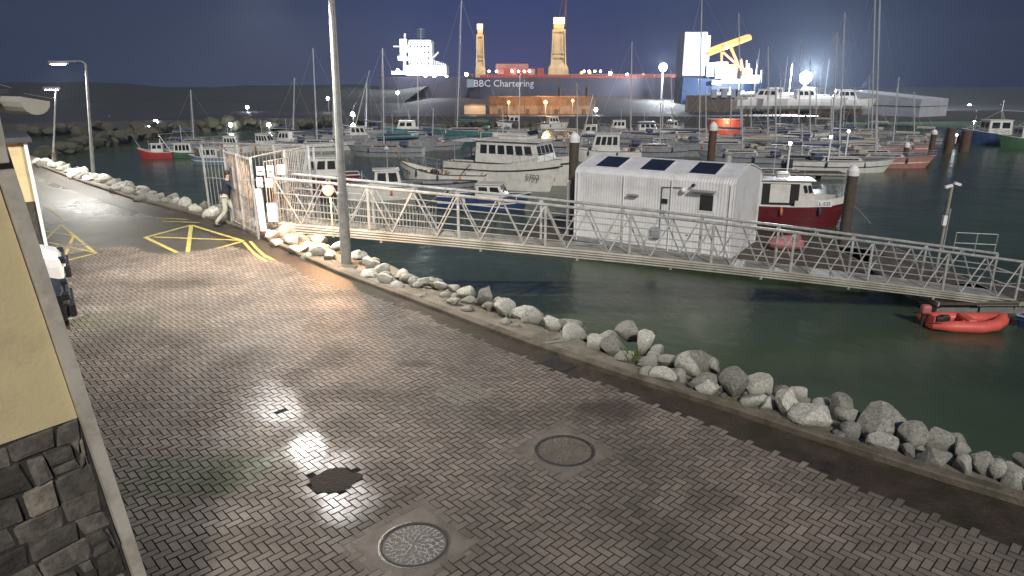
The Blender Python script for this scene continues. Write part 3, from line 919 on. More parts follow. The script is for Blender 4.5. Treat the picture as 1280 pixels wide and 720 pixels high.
M['weed'] = mat('weed_leaf', (.16, .22, .05), .6, 0, .4, 9)
weed(789, 451, 'green tuft of weed growing between boulders at the kerb', 1.3)
# litter on the verge
t = thing('litter', 'torn scrap of white and dark litter on the verge above the gutter grate', 'litter', G(690, 428, .07), .4)
mb = MB()
for k in range(5):
    x = -.18 + k * .09
    mb.add([(x, -.02, 0), (x + .085, -.03, .004), (x + .08, .03, .03), (x + .0, .035, .02)], [(0, 1, 2, 3)])
mb.build('scrap', M['dim'], t); bx(t, 'dark_strip', M['dark'], (.02, .05, .01), (.36, .05, .012), rz=.1)

# ================================================================== BUILDINGS
def rubble_wall(t, name, Lw, z0, z1, seed=1, size=1.0, shear=lambda z: 0):
    """wall in the local plane x (along), stones proud towards -y"""
    rw = random.Random(seed); vs = []; fs = []; rn = []
    z = z0
    def stone(xa, xb, za, zb):
        k = len(vs); g = .006; N = 5; PT = (0, .07, .3, .7, .93, 1)
        dp = rw.uniform(.012, .035); val = min(1, max(0, rw.gauss(.45, .20)))
        cx, cz = (xa + xb) / 2, (za + zb) / 2
        jit = [(rw.uniform(-.02, .02), rw.uniform(-.02, .02)) for _ in range(4)]
        for i in range(N + 1):
            for j in range(N + 1):
                u, w = PT[i], PT[j]
                jx = (jit[0][0] * (1 - u) * (1 - w) + jit[1][0] * u * (1 - w) + jit[2][0] * u * w + jit[3][0] * (1 - u) * w)
                jz = (jit[0][1] * (1 - u) * (1 - w) + jit[1][1] * u * (1 - w) + jit[2][1] * u * w + jit[3][1] * (1 - u) * w)
                x = xa + g + (xb - xa - 2 * g) * u + jx; zz = za + g + (zb - za - 2 * g) * w + jz
                # rounded corners
                if (i in (0, N)) and (j in (0, N)): x += (cx - x) * .10; zz += (cz - zz) * .12
                e = min(u, 1 - u, w, 1 - w)
                d = 0 if e == 0 else dp * (1 if e > .2 else .8) + .012 * noise.noise(Vector((x * 9, zz * 9, seed)))
                vs.append((x + shear(zz) * x / Lw, -d, zz))
        for i in range(N):
            for j in range(N):
                a = k + i * (N + 1) + j; fs.append((a, a + 1, a + N + 2, a + N + 1)); rn.append(val)
    while z < z1 - .04:
        h = min(rw.uniform(.12, .27) * size, z1 - z)
        if z1 - z - h < .07: h = z1 - z
        x = 0
        while x < Lw:
            w = min(rw.uniform(.13, .34) * size, Lw - x)
            if Lw - x - w < .1: w = Lw - x
            if rw.random() < .3 and h > .18:
                hs = h * rw.uniform(.4, .6); stone(x, x + w * .7, z, z + hs); stone(x, x + w * .7, z + hs, z + h); w *= .7
            else: stone(x, x + w, z, z + h)
            x += w
        z += h
    me = bpy.data.meshes.new(name); me.from_pydata(vs, [], fs)
    at = me.attributes.new('rnd', 'FLOAT', 'FACE'); at.data.foreach_set('value', rn); me.materials.append(M['stone'])
    me.flip_normals() if False else None
    o = bpy.data.objects.new(name, me); C.objects.link(o); o.parent = t
    return o


YC = 4.3
cb = P(97, 522, YC); zb = cb.z
lb = G(0, 556, zb)
dv = (lb - cb); dv.z = 0; dv.normalize()          # along the gable, away from the corner
ang = math.atan2(-dv.y, -dv.x)                     # local +x runs TO the corner
top = P(24, 178, YC); bot = P(172, 715, YC)
lean = (top.x - bot.x) / (top.z - bot.z) * .85     # wall edge and corner board tilted to follow image pixels slanted by lens distortion
LW = 4.2
cor = Vector((cb.x, cb.y, 0))
t = thing('harbour_building', 'cream rendered building with rubble stone base and pale corner board at the left edge', 'building', (cor.x - math.cos(ang) * LW, cor.y - math.sin(ang) * LW, 0), ang)
ztop = P(24, 176, YC).z
def shx(z): return (z - zb) * lean / max(.3, math.cos(ang))
mb = MB()
mb.add([(0, 0, zb), (LW + shx(zb), 0, zb), (LW + shx(ztop), 0, ztop), (0, 0, ztop), (0, 3.5, zb), (LW + shx(zb) - .02, 3.5, zb), (LW + shx(ztop) - .02, 3.5, ztop), (0, 3.5, ztop)],
       [(0, 1, 2, 3), (7, 6, 5, 4), (1, 5, 6, 2), (4, 0, 3, 7), (3, 2, 6, 7)])
mb.build('wall', M['render'], t)
mb = MB(); mb.add([(0, .0, -.1), (LW + shx(0), .0, -.1), (LW + shx(zb), .0, zb), (0, .0, zb), (0, 3.5, -.1), (LW + shx(0), 3.5, -.1), (LW + shx(zb), 3.5, zb), (0, 3.5, zb)],
       [(0, 1, 2, 3), (7, 6, 5, 4), (1, 5, 6, 2), (4, 0, 3, 7), (4, 5, 1, 0)])
sb = mb.build('stone_base', mat('lime_mortar', (.045, .042, .04), .9, 0, .4, 8, bump=.5), t)
rubble_wall(sb, 'facing_stones', LW - .015, -.05, zb - .005, 5, .95, shx)
mb = MB()   # corner board, follows the corner
w = .085
mb.add([(LW + shx(0) - .0, -.045, 0), (LW + shx(0) + w, -.045, 0), (LW + shx(ztop) + w, -.045, ztop + .12), (LW + shx(ztop), -.045, ztop + .12),
        (LW + shx(0), .10, 0), (LW + shx(0) + w, .10, 0), (LW + shx(ztop) + w, .10, ztop + .12), (LW + shx(ztop), .10, ztop + .12)],
       [(0, 1, 2, 3), (7, 6, 5, 4), (1, 5, 6, 2), (4, 0, 3, 7), (3, 2, 6, 7)])
mb.build('corner_board', M['trim'], t)
# eaves: boxed soffit and bargeboard, gutter end
e0 = LW + shx(ztop)
mb = MB(); mb.box((LW / 2 + .0 + shx(ztop) / 2, -.03, ztop + .12), (LW + .16 + shx(ztop), .14, .30)); mb.build('bargeboard', M['fascia'], t, bev=.01)
mb = MB(); mb.add([(-.2, -.06, ztop + .28), (e0 + .16, -.06, ztop + .28), (e0 + .16, 3.6, ztop + .28), (-.2, 3.6, ztop + .28), (-.2, -.06, ztop + .31), (e0 + .16, -.06, ztop + .31), (e0 + .16, 3.6, ztop + .31), (-.2, 3.6, ztop + .31)],
                  [(3, 2, 1, 0), (4, 5, 6, 7), (0, 1, 5, 4), (1, 2, 6, 5), (2, 3, 7, 6), (3, 0, 4, 7)])
mb.build('roof', M['slate'], t)
# half-round gutter end projecting from the eave
mb = MB(); rows = []
for yy in (-.35, 2.5):
    rows.append([(e0 + .19 + math.cos(a) * .075, yy, ztop + .24 + math.sin(a) * .075) for a in [math.pi + math.pi * k / 8 for k in range(9)]] + [(e0 + .12, yy, ztop + .27)])
mb.loft(rows); mb.build('gutter', M['fascia'], t)
bx(t, 'eave_bracket', M['trim'], (e0 + .03, -.02, ztop + .03), (.10, .16, .30), bev=.008)

# second building beyond, lit cream gable end over dark stone
cB = G(59, 309)
hB = P(47, 178, cB.y).z
t = thing('far_harbour_building', 'bright lit cream gable with white corner board just beyond the near building', 'building', cB, R(37))
bx(t, 'wall', M['render'], (-4.06, 1.5, (1.45 + hB) / 2), (8, 3, hB - 1.45))
bx(t, 'stone_base', M['stone'], (-4.06, 1.5, .72), (8, 3.04, 1.44))
bx(t, 'corner_board', M['signwhite'], (-.02, -.03, hB / 2), (.09, .12, hB))
bx(t, 'roof', M['slate'], (-4, 1.5, hB + .08), (8.3, 3.4, .16), bev=.02)
wf = bx(t, 'window', M['signwhite'], (-1.0, -.02, 2.1), (.9, .06, 1.0), bev=.01)
bx(wf, 'pane', M['glass'], (-1.0, -.052, 2.1), (.74, .02, .84))

# ================================================================== STREET LAMPS, GATE, GANGWAY
def street_lamp(px, py, hx, hy, label, r=.075, power=0, col=(1, .95, .86), toppx=None, hscale=1.0):
    b = G(px, py, .02); Y = b.y
    h = P(hx, hy, Y); tp = P(*toppx, Y)
    t = thing('street_lamp', label, 'street lamp', b, 0, 'street lamps along the quay road')
    top = Vector((tp.x - b.x, 0, h.z - b.z)); hd = h - b; hd.z = top.z
    mb = MB(); mb.tube((0, 0, 0), (top.x * .28, 0, top.z * .28), r, 12, r * .95); mb.build('lower_pole', M['pole'], t, smooth=False)
    mb = MB(); mb.tube((top.x * .28, 0, top.z * .28), top, r * .82, 12, r * .5); mb.build('upper_pole', M['pole'], t)
    bx(t, 'base_plate', M['kerb'], (0, 0, .02), (r * 5, r * 5, .06), bev=.01)
    mb = MB(); mb.path([top, top.lerp(hd, .15) + Vector((0, 0, .14)), hd + Vector((.2, 0, .12))], r * .4, 8); mb.build('arm', M['pole'], t)
    mb = MB(); s = hscale
    mb.loft([[hd + Vector((x * s, y * w * s, z * s)) for y, z in ((-1, 0), (-.8, .09), (0, .13), (.8, .09), (1, 0))] for x, w in ((-.42, .08), (-.3, .15), (0, .18), (.25, .12), (.32, .06))])
    hdo = mb.build('lamp_head', M['pole'], t)
    mb = MB(); mb.box(hd + Vector((-.08, 0, -.012)), (.46 * s, .24 * s, .035)); mb.build('lens', M['e_flood'], hdo)
    if power:
        l = bpy.data.lights.new('street_lamp_light', 'SPOT'); l.energy = power; l.color = col; l.spot_size = R(165); l.spot_blend = .6; l.shadow_soft_size = .12
        o = bpy.data.objects.new('street_lamp_light', l); C.objects.link(o); o.parent = t; o.location = hd + Vector((-.05, 0, -.08))
    return t


street_lamp(433, 331, 318, -22, 'tall grey street lamp standing among the boulders beside the gate', .15, 5200, toppx=(413, -22))
street_lamp(117, 221, 75, 80, 'street lamp beyond the gate, its bright lamp head reaching over the far road', .095, 4500, toppx=(107, 80), hscale=1.3)
# third one, far down the road behind the eave
t3 = G(70, 196, 0)
street_lamp(66, 203, 66, 112, 'farthest small street lamp whose light shows just above the near gutter', .07, 1300, toppx=(70, 112), hscale=1.3)
# stump post at the road end
bp_ = G(70, 206); MB().tube(bp_, bp_ + Vector((0, 0, .75)), .09, 8).build('mooring_post', M['wood']); tag(bpy.data.objects['mooring_post'], 'short timber post at the far end of the road beside the water', 'post')

# ---- gate enclosure
def pales(name, mb_par, A, B, z0, z1, gap=.115, r=.011, m='galv', rails=(.12, .92), spike=False, post=True):
    A = Vector(A); B = Vector(B); d = B - A; n = max(1, int(d.length / gap)); mb = MB()
    for k in range(n + 1):
        q = A + d * (k / n); mb.tube((q.x, q.y, z0), (q.x, q.y, z1), r, 4)
    for f in rails:
        z = z0 + (z1 - z0) * f; mb.tube((A.x, A.y, z), (B.x, B.y, z), .02, 4)
    return mb.build(name, M[m], mb_par)


gl = G(291, 280); gr = G(324, 299)
org = Vector((gr.x, gr.y, 0))
t = thing('gate_enclosure', 'galvanised barred cage of fences and a gate at the head of the gangway', 'gate', org)
gH = P(345, 197, gr.y).z
La = gl - org; La.z = 0
pb = P(398, 262, 25.6) - org; pb.z = 0                       # far end of the return fence
pa = G(262, 262) - org; pa.z = 0
pales('kerbside_fence', t, La * .98, La * .0 + Vector((0, 0, 0)), -.1, gH, .135, .0115, rails=(.1, .5, .97))
for q in (La, La * .5, Vector((0, 0, 0))): MB().box((q.x, q.y, gH / 2), (.07, .07, gH)).build('gate_post', M['galv'], t)
# outer fence on the water side
pales('waterside_fence', t, pa, pb, -.4, gH + .02, .17, .013, rails=(.08, .55, .99))
for f in (0, .33, .66, 1): q = pa.lerp(pb, f); MB().box((q.x, q.y, gH / 2 - .3), (.06, .06, gH + .6)).build('gate_post', M['galv'], t)
# return fence with close bars, to the right
ra = P(362, 264, 23.2) - org; rb = P(392, 266, 24.6) - org; ra.z = rb.z = 0
pales('return_fence', t, ra, rb, -.1, gH + .12, .10, .016, rails=(.06, .5, .98))
for q in (ra, rb): MB().box((q.x, q.y, gH / 2), (.07, .07, gH + .2)).build('gate_post', M['galv'], t)
# roof rails
mb = MB(); mb.tube((La.x, La.y, gH), (pa.x, pa.y, gH), .025, 5); mb.tube((0, 0, gH), (ra.x, ra.y, gH + .1), .025, 5); mb.tube((0, 0, gH), pb + Vector((0, 0, gH)), .02, 5)
mb.tube((pa.x, pa.y, gH + .02), (pb.x, pb.y, gH + .02), .03, 5); mb.build('top_rail', M['galv'], t)
# curved-bottom gate leaf standing open
ga = Vector((.35, .15, 0)); gb_ = P(366, 262, 23.3) - org; gb_.z = 0
mb = MB(); n = 9
for k in range(n + 1):
    q = ga.lerp(gb_, k / n); zz = .35 + .5 * (1 - min(1, (1 - k / n) * 3)) ** 2 * 0 + (.25 if k == 0 else 0)
    mb.tube((q.x, q.y, zz), (q.x, q.y, gH - .15), .014, 4)
for z in (.6, 1.15, 1.7, gH - .15): mb.tube((ga.x, ga.y, z), (gb_.x, gb_.y, z), .016, 4)
mb.path([Vector((ga.x, ga.y, .7)), Vector((ga.x, ga.y, .45)) + (gb_ - ga) * .06, Vector((ga.x, ga.y, .35)) + (gb_ - ga) * .18, Vector((gb_.x, gb_.y, .35)) - (gb_ - ga) * .18, Vector((gb_.x, gb_.y, .45)) - (gb_ - ga) * .06, Vector((gb_.x, gb_.y, .7))], .022, 5)
mb.build('gate_leaf', M['galv'], t)
mb = MB(); mb.box((org.x * 0 + (ra.x) / 2, .2, .0), (1, 1, .02))
bx(t, 'intercom_box', M['grey'], (La.x * .75, La.y * .75, 1.75), (.34, .10, .75), rz=math.atan2(La.y, La.x), bev=.01)
# threshold slab under the cage joining gangway and kerb
mb = MB(); s0 = [gl - org, Vector((0, 0, 0)), ra + Vector((.3, -.1, 0)), rb + Vector((.2, .3, 0)), pa.lerp(pb, .8), pa]
mb.prism([(p.x, p.y) for p in s0], -.22, .06); mb.build('threshold', M['concrete'], t)

# signs on the cage
def board(name, label, px0, py0, px1, py1, Y, m, rz=0, tilt=0, group=None, cat='sign', dz=.02):
    a, b = P(px0, py0, Y), P(px1, py1, Y); c = (a + b) / 2
    t = thing(name, label, cat, c, rz, group)
    bx(t, 'panel', m, (0, 0, 0), (abs(b.x - a.x), dz, abs(a.z - b.z)), ry=tilt, bev=.004)
    return t


Ys = gr.y - .12
t = board('notice_board', 'tall blank white board leaning on the corner of the gate cage', 319, 236, 333, 289, Ys, M['signwhite'], tilt=R(-2), cat='sign')
t = board('notice_board', 'smaller square white board at the right of the tall white board on the gate cage', 333, 254, 347, 277, Ys + .05, M['signwhite'], cat='sign')
for (a, b, c, d, lab, red) in ((320, 208, 331, 219, 'small white and red notice high on the gate cage, left of its pair', 1), (333, 207, 343, 221, 'small white and red notice high on the gate cage, right of its pair', 1),
                               (320, 222, 329, 234, 'white notice just above the tall blank board', 0), (331, 223, 341, 234, 'white notice above the smaller square board', 0), (346, 206, 356, 218, 'white lit notice fixed beside the curved gate leaf', 0)):
    t = board('safety_notice', lab, a, b, c, d, Ys, M['signwhite'])
    if red:
        w = P(c, b, Ys).x - P(a, b, Ys).x
        bx(t, 'red_band', M['signred'], (0, -.013, -.02), (w * .5, .006, .05))

# bulkhead lamp, warm
lp = P(410, 238, 21.0)
t = thing('bulkhead_lamp', 'small glowing orange lamp at the gangway handrail left of the lamp pole', 'lamp', lp)
MB().ball((0, 0, 0), .17, 10, 8).build('globe', M['e_warm'], t, smooth=True)
bx(t, 'bracket', M['dark'], (.04, .06, -.11), (.06, .08, .10))
MB().tube((.04, .06, -.16), (.04, .06, -1.5), .025, 6).build('stalk', M['galv'], t)
l = bpy.data.lights.new('warm', 'POINT'); l.energy = 1500; l.color = (1, .50, .22); l.shadow_soft_size = .12
o = bpy.data.objects.new('bulkhead_light', l); C.objects.link(o); o.parent = t; o.location = (0, -.14, 0)

# ---- gangway
A = P(348, 279, 22.4); B = P(1268, 375, 24.6)
T = thing('gangway', 'long galvanised truss gangway sloping from the gate down to the marina pontoon', 'gangway', A)
D = B - A; LG = D.length; ux = D.normalized(); un = Vector((-ux.y, ux.x, 0)).normalized(); Wg = 1.25
if un.y < 0: un = -un
UPV = Vector((0, 0, 1)); Hh = 1.5
def gp(s, w, h): return ux * s + un * (w * Wg) + UPV * (h + .16 * math.sin(math.pi * s / LG))      # middle raised to follow image pixels bowed by lens distortion
mb = MB()
for k in range(60):
    s = LG * k / 60; a = gp(s, .02, .02); b_ = gp(s + LG / 60 - .01, .02, .02)
    mb.add([a, b_, b_ + un * Wg * .96, a + un * Wg * .96, a - UPV * .05, b_ - UPV * .05, b_ + un * Wg * .96 - UPV * .05, a + un * Wg * .96 - UPV * .05],
           [(0, 1, 2, 3), (7, 6, 5, 4), (0, 4, 5, 1), (1, 5, 6, 2), (2, 6, 7, 3), (3, 7, 4, 0)])
mb.build('deck', M['galv_dirty'], T)
for w, nm in ((0, 'near'), (1, 'far')):
    mb = MB(); mb.path([gp(LG * q / 18, w, Hh) for q in range(19)], .055, 8); mb.build('handrail', M['galv'], T)
    mb = MB()
    for dz_ in (.0, -.17):
        mb.path([gp(LG * q / 18, w, -.02 + dz_) for q in range(19)], .055, 4)
    mb.path([gp(LG * q / 18, w, -.10) for q in range(19)], .06, 4)
    mb.build('bottom_chord', M['galv_dirty'], T)
    for hh in (.5, 1.02): MB().path([gp(LG * q / 18, w, hh) for q in range(19)], .021, 5).build('mid_rail', M['galv'], T)
    nb = 9
    for k in range(nb + 1):
        s = LG * k / nb; MB().box(gp(s, w, Hh / 2), (.085, .06, Hh)).build('post', M['galv'], T)
    for k in range(nb):
        s0 = LG * k / nb; bl = LG / nb
        for (q0, q1, h0, h1) in ((.0, .25, Hh, .03), (.25, .5, .03, Hh), (.5, .75, Hh, .03), (.75, 1, .03, Hh)):
            MB().tube(gp(s0 + bl * q0, w, h0), gp(s0 + bl * q1, w, h1), .030, 5).build('brace', M['galv'], T)
# close balusters over the first bays by the gate
for w in (0, 1):
    mb = MB(); n = 44
    for k in range(n): s = .12 * k + .1; mb.tube(gp(s, w + (-.02 if w == 0 else .02), .0), gp(s, w + (-.02 if w == 0 else .02), .86), .009, 4)
    mb.build('balusters', M['galv'], T)
for k in range(9):
    s = LG * k / 8
    mb = MB(); mb.tube(gp(s, -.12, -.26), gp(s, 1.12, -.26), .045, 4); mb.tube(gp(s, -.08, -.22), gp(s, -.08, -.34), .05, 6); mb.build('cross_beam', M['galv_dirty'], T)
# pipe run under the deck
mb = MB(); mb.path([gp(LG * (.01 + .98 * q / 18), -.10, -.24) for q in range(19)], .03, 6); mb.build('service_pipe', M['galv_dirty'], T)
# flared handrails at the foot
for w in (0, 1):
    mb = MB(); e = gp(LG, w, 0); mb.path([e + UPV * .95, e + ux * .9 + UPV * .78, e + ux * 2.2 + UPV * .35], .03, 6); mb.build('foot_handrail', M['galv'], T)
    mb = MB(); mb.path([e + UPV * .45, e + ux * 1.0 + UPV * .25, e + ux * 2.2 + UPV * .0], .025, 6); mb.build('foot_rail', M['galv'], T)
mb = MB(); e = gp(LG, 0, -.08); mb.add([e, e + ux * 2.2 - UPV * .3, e + ux * 2.2 - UPV * .3 + un * Wg, e + un * Wg, e - UPV * .06, e + ux * 2.2 - UPV * .36, e + ux * 2.2 - UPV * .36 + un * Wg, e + un * Wg - UPV * .06],
                                  [(0, 1, 2, 3), (7, 6, 5, 4), (0, 4, 5, 1), (1, 5, 6, 2), (2, 6, 7, 3), (3, 7, 4, 0)]); mb.build('ramp_plate', M['galv_dirty'], T)

# ---- pontoons
def pontoon(x0, y0, x1, y1, w, label, z=WZ + .5, cat='pontoon', group=None):
    a = Vector((x0, y0, 0)); b = Vector((x1, y1, 0)); d = b - a; L = d.length
    t = thing('pontoon', label, cat, (x0, y0, WZ), math.atan2(d.y, d.x), group)
    mb = MB(); mb.box((L / 2, 0, z - WZ - .06), (L, w, .10)); mb.build('decking', M['wood'], t)
    mb = MB(); n = max(2, int(L / 2.4))
    for k in range(n): mb.box(((k + .5) * L / n, 0, .12), (L / n * .8, w * .92, .55))
    mb.build('floats', M['deck'], t)
    mb = MB(); mb.box((L / 2, -w / 2 - .03, z - WZ - .08), (L, .06, .16)); mb.box((L / 2, w / 2 + .03, z - WZ - .08), (L, .06, .16)); mb.build('edge_rail', M['galv_dirty'], t)
    return t


S0 = P(718, 296, 34.8); S1 = P(911, 309, 30.4)
pontoon(1.2, 38.5, 16.5, 30.2, 6.2, 'wide floating pontoon carrying the white ribbed shed')
pontoon(17.6, 24.3, 17.6, 33, 3.0, 'landing pontoon at the foot of the gangway')
pontoon(G(1290, 420, WZ).x - .5, 25.6, 30, 25.6, 2.4, 'short pontoon at the right edge, where the red inflatable is tied')
pontoon(-6, 66, 30, 62, 2.2, 'long marina walkway behind the white catamaran and the white shed')
pontoon(14, 47, 21, 46, 2.0, 'marina walkway behind the red fishing boat')
pontoon(-4, 88, 42, 83, 2.2, 'distant marina walkway with masts standing along it')

# ---- white shed on the pontoon
ax = S1 - S0; Lsh = math.hypot(ax.x, ax.y); rzs = math.atan2(ax.y, ax.x); zb_ = WZ + .5
t = thing('pontoon_shed', 'white ribbed metal shed with three dark roof lights standing on the pontoon', 'shed', (S0.x, S0.y, zb_), rzs)
He = P(718, 212, S0.y).z - zb_; Wd = 4.6
prof = [(0, 0), (0, He - .12), (.10, He + .02), (.3, He + .14), (1.9, He + .52), (2.3, He + .56), (2.7, He + .52), (4.3, He + .14), (4.5, He + .02), (Wd, He - .12), (Wd, 0)]
mb = MB()
# ribbed skin: alternate ribs along x
rows = []; nr = 56
for k in range(nr * 4 + 1):
    x = Lsh * k / (nr * 4); r_ = .010 if (k % 4) in (1, 2) else 0
    cy, cz = Wd / 2, He * .5
    rows.append([(x, y + (r_ if y > cy else -r_) * (1 if 0 < abs(y - cy) > Wd / 2 - .12 else .3), z + (r_ if z > He else 0)) for y, z in prof])
mb.loft(rows, closed=False, caps=False)
mb.build('ribbed_shell', M['whiteclad'], t)
for xx, s in ((0, 1), (Lsh, -1)):
    mb = MB()
    ys = [Wd * k / 72 for k in range(73)]
    def hz(y):
        for (a, b) in zip(prof[1:-1], prof[2:-1]):
            if a[0] <= y <= b[0]: return a[1] + (b[1] - a[1]) * (y - a[0]) / max(1e-6, b[0] - a[0])
        return He - .12
    vs = []
    for k, y in enumerate(ys):
        o_ = (.010 if k % 4 in (1, 2) else 0) * (-s) + xx; vs += [(o_, y, 0), (o_, y, hz(y))]
    mb.add(vs, [(2 * k, 2 * k + 2, 2 * k + 3, 2 * k + 1) for k in range(72)])
    mb.build('end_wall', M['whiteclad'], t)
for xx in (-.02, Lsh + .02): mb = MB(); mb.path([Vector((xx, y, z)) for y, z in prof], .04, 6); mb.build('edge_trim', M['whiteclad'], t)
sl = math.atan2(.38, 1.6)
for cx in (.175, .475, .78):
    bx(t, 'roof_light_frame', M['signwhite'], (Lsh * cx + .1, 1.12, He + .368), (Lsh * .155 + .14, 1.64, .03), rx=sl)
    bx(t, 'roof_light', M['glass'], (Lsh * cx + .1, 1.12, He + .375), (Lsh * .155, 1.5, .04), rx=sl)
bx(t, 'window', M['glass'], (Lsh * .85, -.03, He - 1.05), (.62, .04, .72), bev=.01)
bx(t, 'window_frame', M['whiteclad'], (Lsh * .85, -.02, He - 1.05), (.76, .03, .86))
bx(t, 'window_hood', M['grey'], (Lsh * .83, -.16, He - .52), (1.15, .30, .05), rx=R(8))
bx(t, 'door', M['whiteclad'], (Lsh * .715, -.035, 1.0), (.8, .04, 2.0), bev=.012)
bx(t, 'door_handle', M['dark'], (Lsh * .715 + .3, -.07, 1.0), (.12, .04, .03))
bx(t, 'vent', M['grey'], (Lsh * .4, -.14, He - 1.0), (.55, .22, .08), bev=.01)
mb = MB(); mb.ball((Lsh * .715, -.14, He - .55), .13, 10, 8); mb.build('wall_lamp', M['signwhite'], t, smooth=True)
mb = MB(); mb.tube((Lsh * .77, 0, He - .28), (Lsh * .77, -.22, He - .28), .07, 8); mb.build('camera_dome', M['dark'], t)
mb = MB(); mb.tube((Lsh * .86, 2.6, He + .3), (Lsh * .86, 2.6, He + .95), .16, 10); mb.tube((Lsh * .86, 2.6, He + .95), (Lsh * .86, 2.6, He + 1.05), .24, 10); mb.build('chimney_cowl', M['galv'], t)

# ---- piles
def pile(px, pt, pb, Y, r, label, cap=True, m='wood'):
    a = P(px, pt, Y); t = thing('mooring_pile', label, 'mooring pile', (a.x, a.y, WZ - .5))
    h = a.z - WZ + .5
    MB().tube((0, 0, 0), (0, 0, h), r, 14).build('shaft', M[m], t)
    if cap: MB().lathe([(r * 1.12, h - .25), (r * 1.15, h), (r * .6, h + .22), (.01, h + .30)], n=14).build('cap', M['signwhite'], t)
    return t


pile(718, 172, 250, 37.2, .26, 'timber pile with white cap at the left end of the white shed')
pile(892, 158, 200, 44, .24, 'dark rusty pile with white cap rising behind the white shed roof', m='rust')
pile(1067, 213, 280, 33.5, .25, 'thick dark pile with white cap right of the red fishing boat')
pile(1134, 181, 200, 70, .26, 'white-capped pile beside the pinkish yacht hull')
pile(1168, 165, 200, 78, .3, 'rusty dark pile right of the pinkish yacht', m='rust')
pile(1190, 160, 195, 84, .5, 'broad brown quay pile at the right, left of its twin', False, 'rust')
pile(1209, 163, 195, 86, .6, 'broad brown quay pile at the right, right of its twin', False, 'rust')
# low white service bollards
for (px, py, Y, lab, lit) in ((711, 226, 36.0, 'low white service bollard left of the white shed', 0), (893, 163, 62, 'thin white service bollard on the walkway behind the shed', 1), (1039, 170, 66, 'lit bollard on the walkway by the grey yacht', 1),
                              (1061, 163, 70, 'lit bollard left of the tall twin masts', 1), (988, 178, 58, 'bright bollard above the red fishing boat', 1), (1189, 178, 84, 'lit bollard standing before the brown quay piles', 1), (1196, 168, 92, 'lit bollard behind the brown quay piles', 1)):
    a = P(px, py, Y); t = thing('service_bollard', lab, 'bollard', (a.x, a.y, WZ + .45)); h = a.z - WZ - .45
    MB().tube((0, 0, 0), (0, 0, h - .05), .09, 10).build('post', M['signwhite'], t)
    MB().lathe([(.12, h - .16), (.13, h - .02), (.06, h + .04)], n=10).build('light_cap', M['e_small'] if lit else M['signwhite'], t)

for k, xx in enumerate((.02, .335, .64, .985)): MB().tube((Lsh * xx, -.06, .05), (Lsh * xx, -.06, He - .15), .035, 6).build('cover_strip', M['signwhite'], bpy.data.objects['pontoon_shed'])
bx(bpy.data.objects['pontoon_shed'], 'notice', M['letter'], (Lsh * .60, -.05, He - 1.15), (.30, .02, .22)); bx(bpy.data.objects['pontoon_shed'], 'meter_box', M['grey'], (Lsh * .56, -.12, .95), (.4, .2, .55), bev=.02)
MB().path([Vector((Lsh * .58, -.05, 1.2)), Vector((Lsh * .58, -.05, He - .5)), Vector((Lsh * .70, -.05, He - .45))], .018, 5).build('cable_run', M['dark'], bpy.data.objects['pontoon_shed'])
bx(bpy.data.objects['pontoon_shed'], 'skirt', M['grey'], (Lsh / 2, -.05, .10), (Lsh, .05, .2))
# CCTV post and railing near the foot of the gangway
a = P(1178, 296, 28.5)
t = thing('camera_post', 'slim grey post with two small cameras on top, behind the lower end of the gangway', 'camera post', (a.x, a.y, WZ + .4)); h = P(1180, 232, 28.5).z - WZ - .4
MB().tube((0, 0, 0), (0, 0, h), .06, 8).build('post', M['galv_dirty'], t)
bx(t, 'junction_box', M['signwhite'], (-.10, -.08, h * .62), (.16, .14, .42), bev=.01); bx(t, 'conduit', M['grey'], (.10, -.03, h * .5), (.05, .05, h * .5))
for s in (-1, 1): bx(t, 'camera', M['signwhite'], (s * .17, -.06, h + .03 + .05 * s), (.30, .12, .11), ry=R(18 * s), bev=.01)
a = G(1191, 316, WZ + .5); t = thing('railing', 'low grey two-rail guard railing beside the camera post', 'railing', (a.x, a.y, WZ + .5), R(-14))
mb = MB()
for z in (.5, 1.0): mb.tube((0, 0, z), (1.75, 0, z), .02, 6)
mb.build('rails', M['galv'], t)
for x in (0, .9, 1.75): MB().tube((x, 0, 0), (x, 0, 1.0), .025, 6).build('post', M['galv'], t)

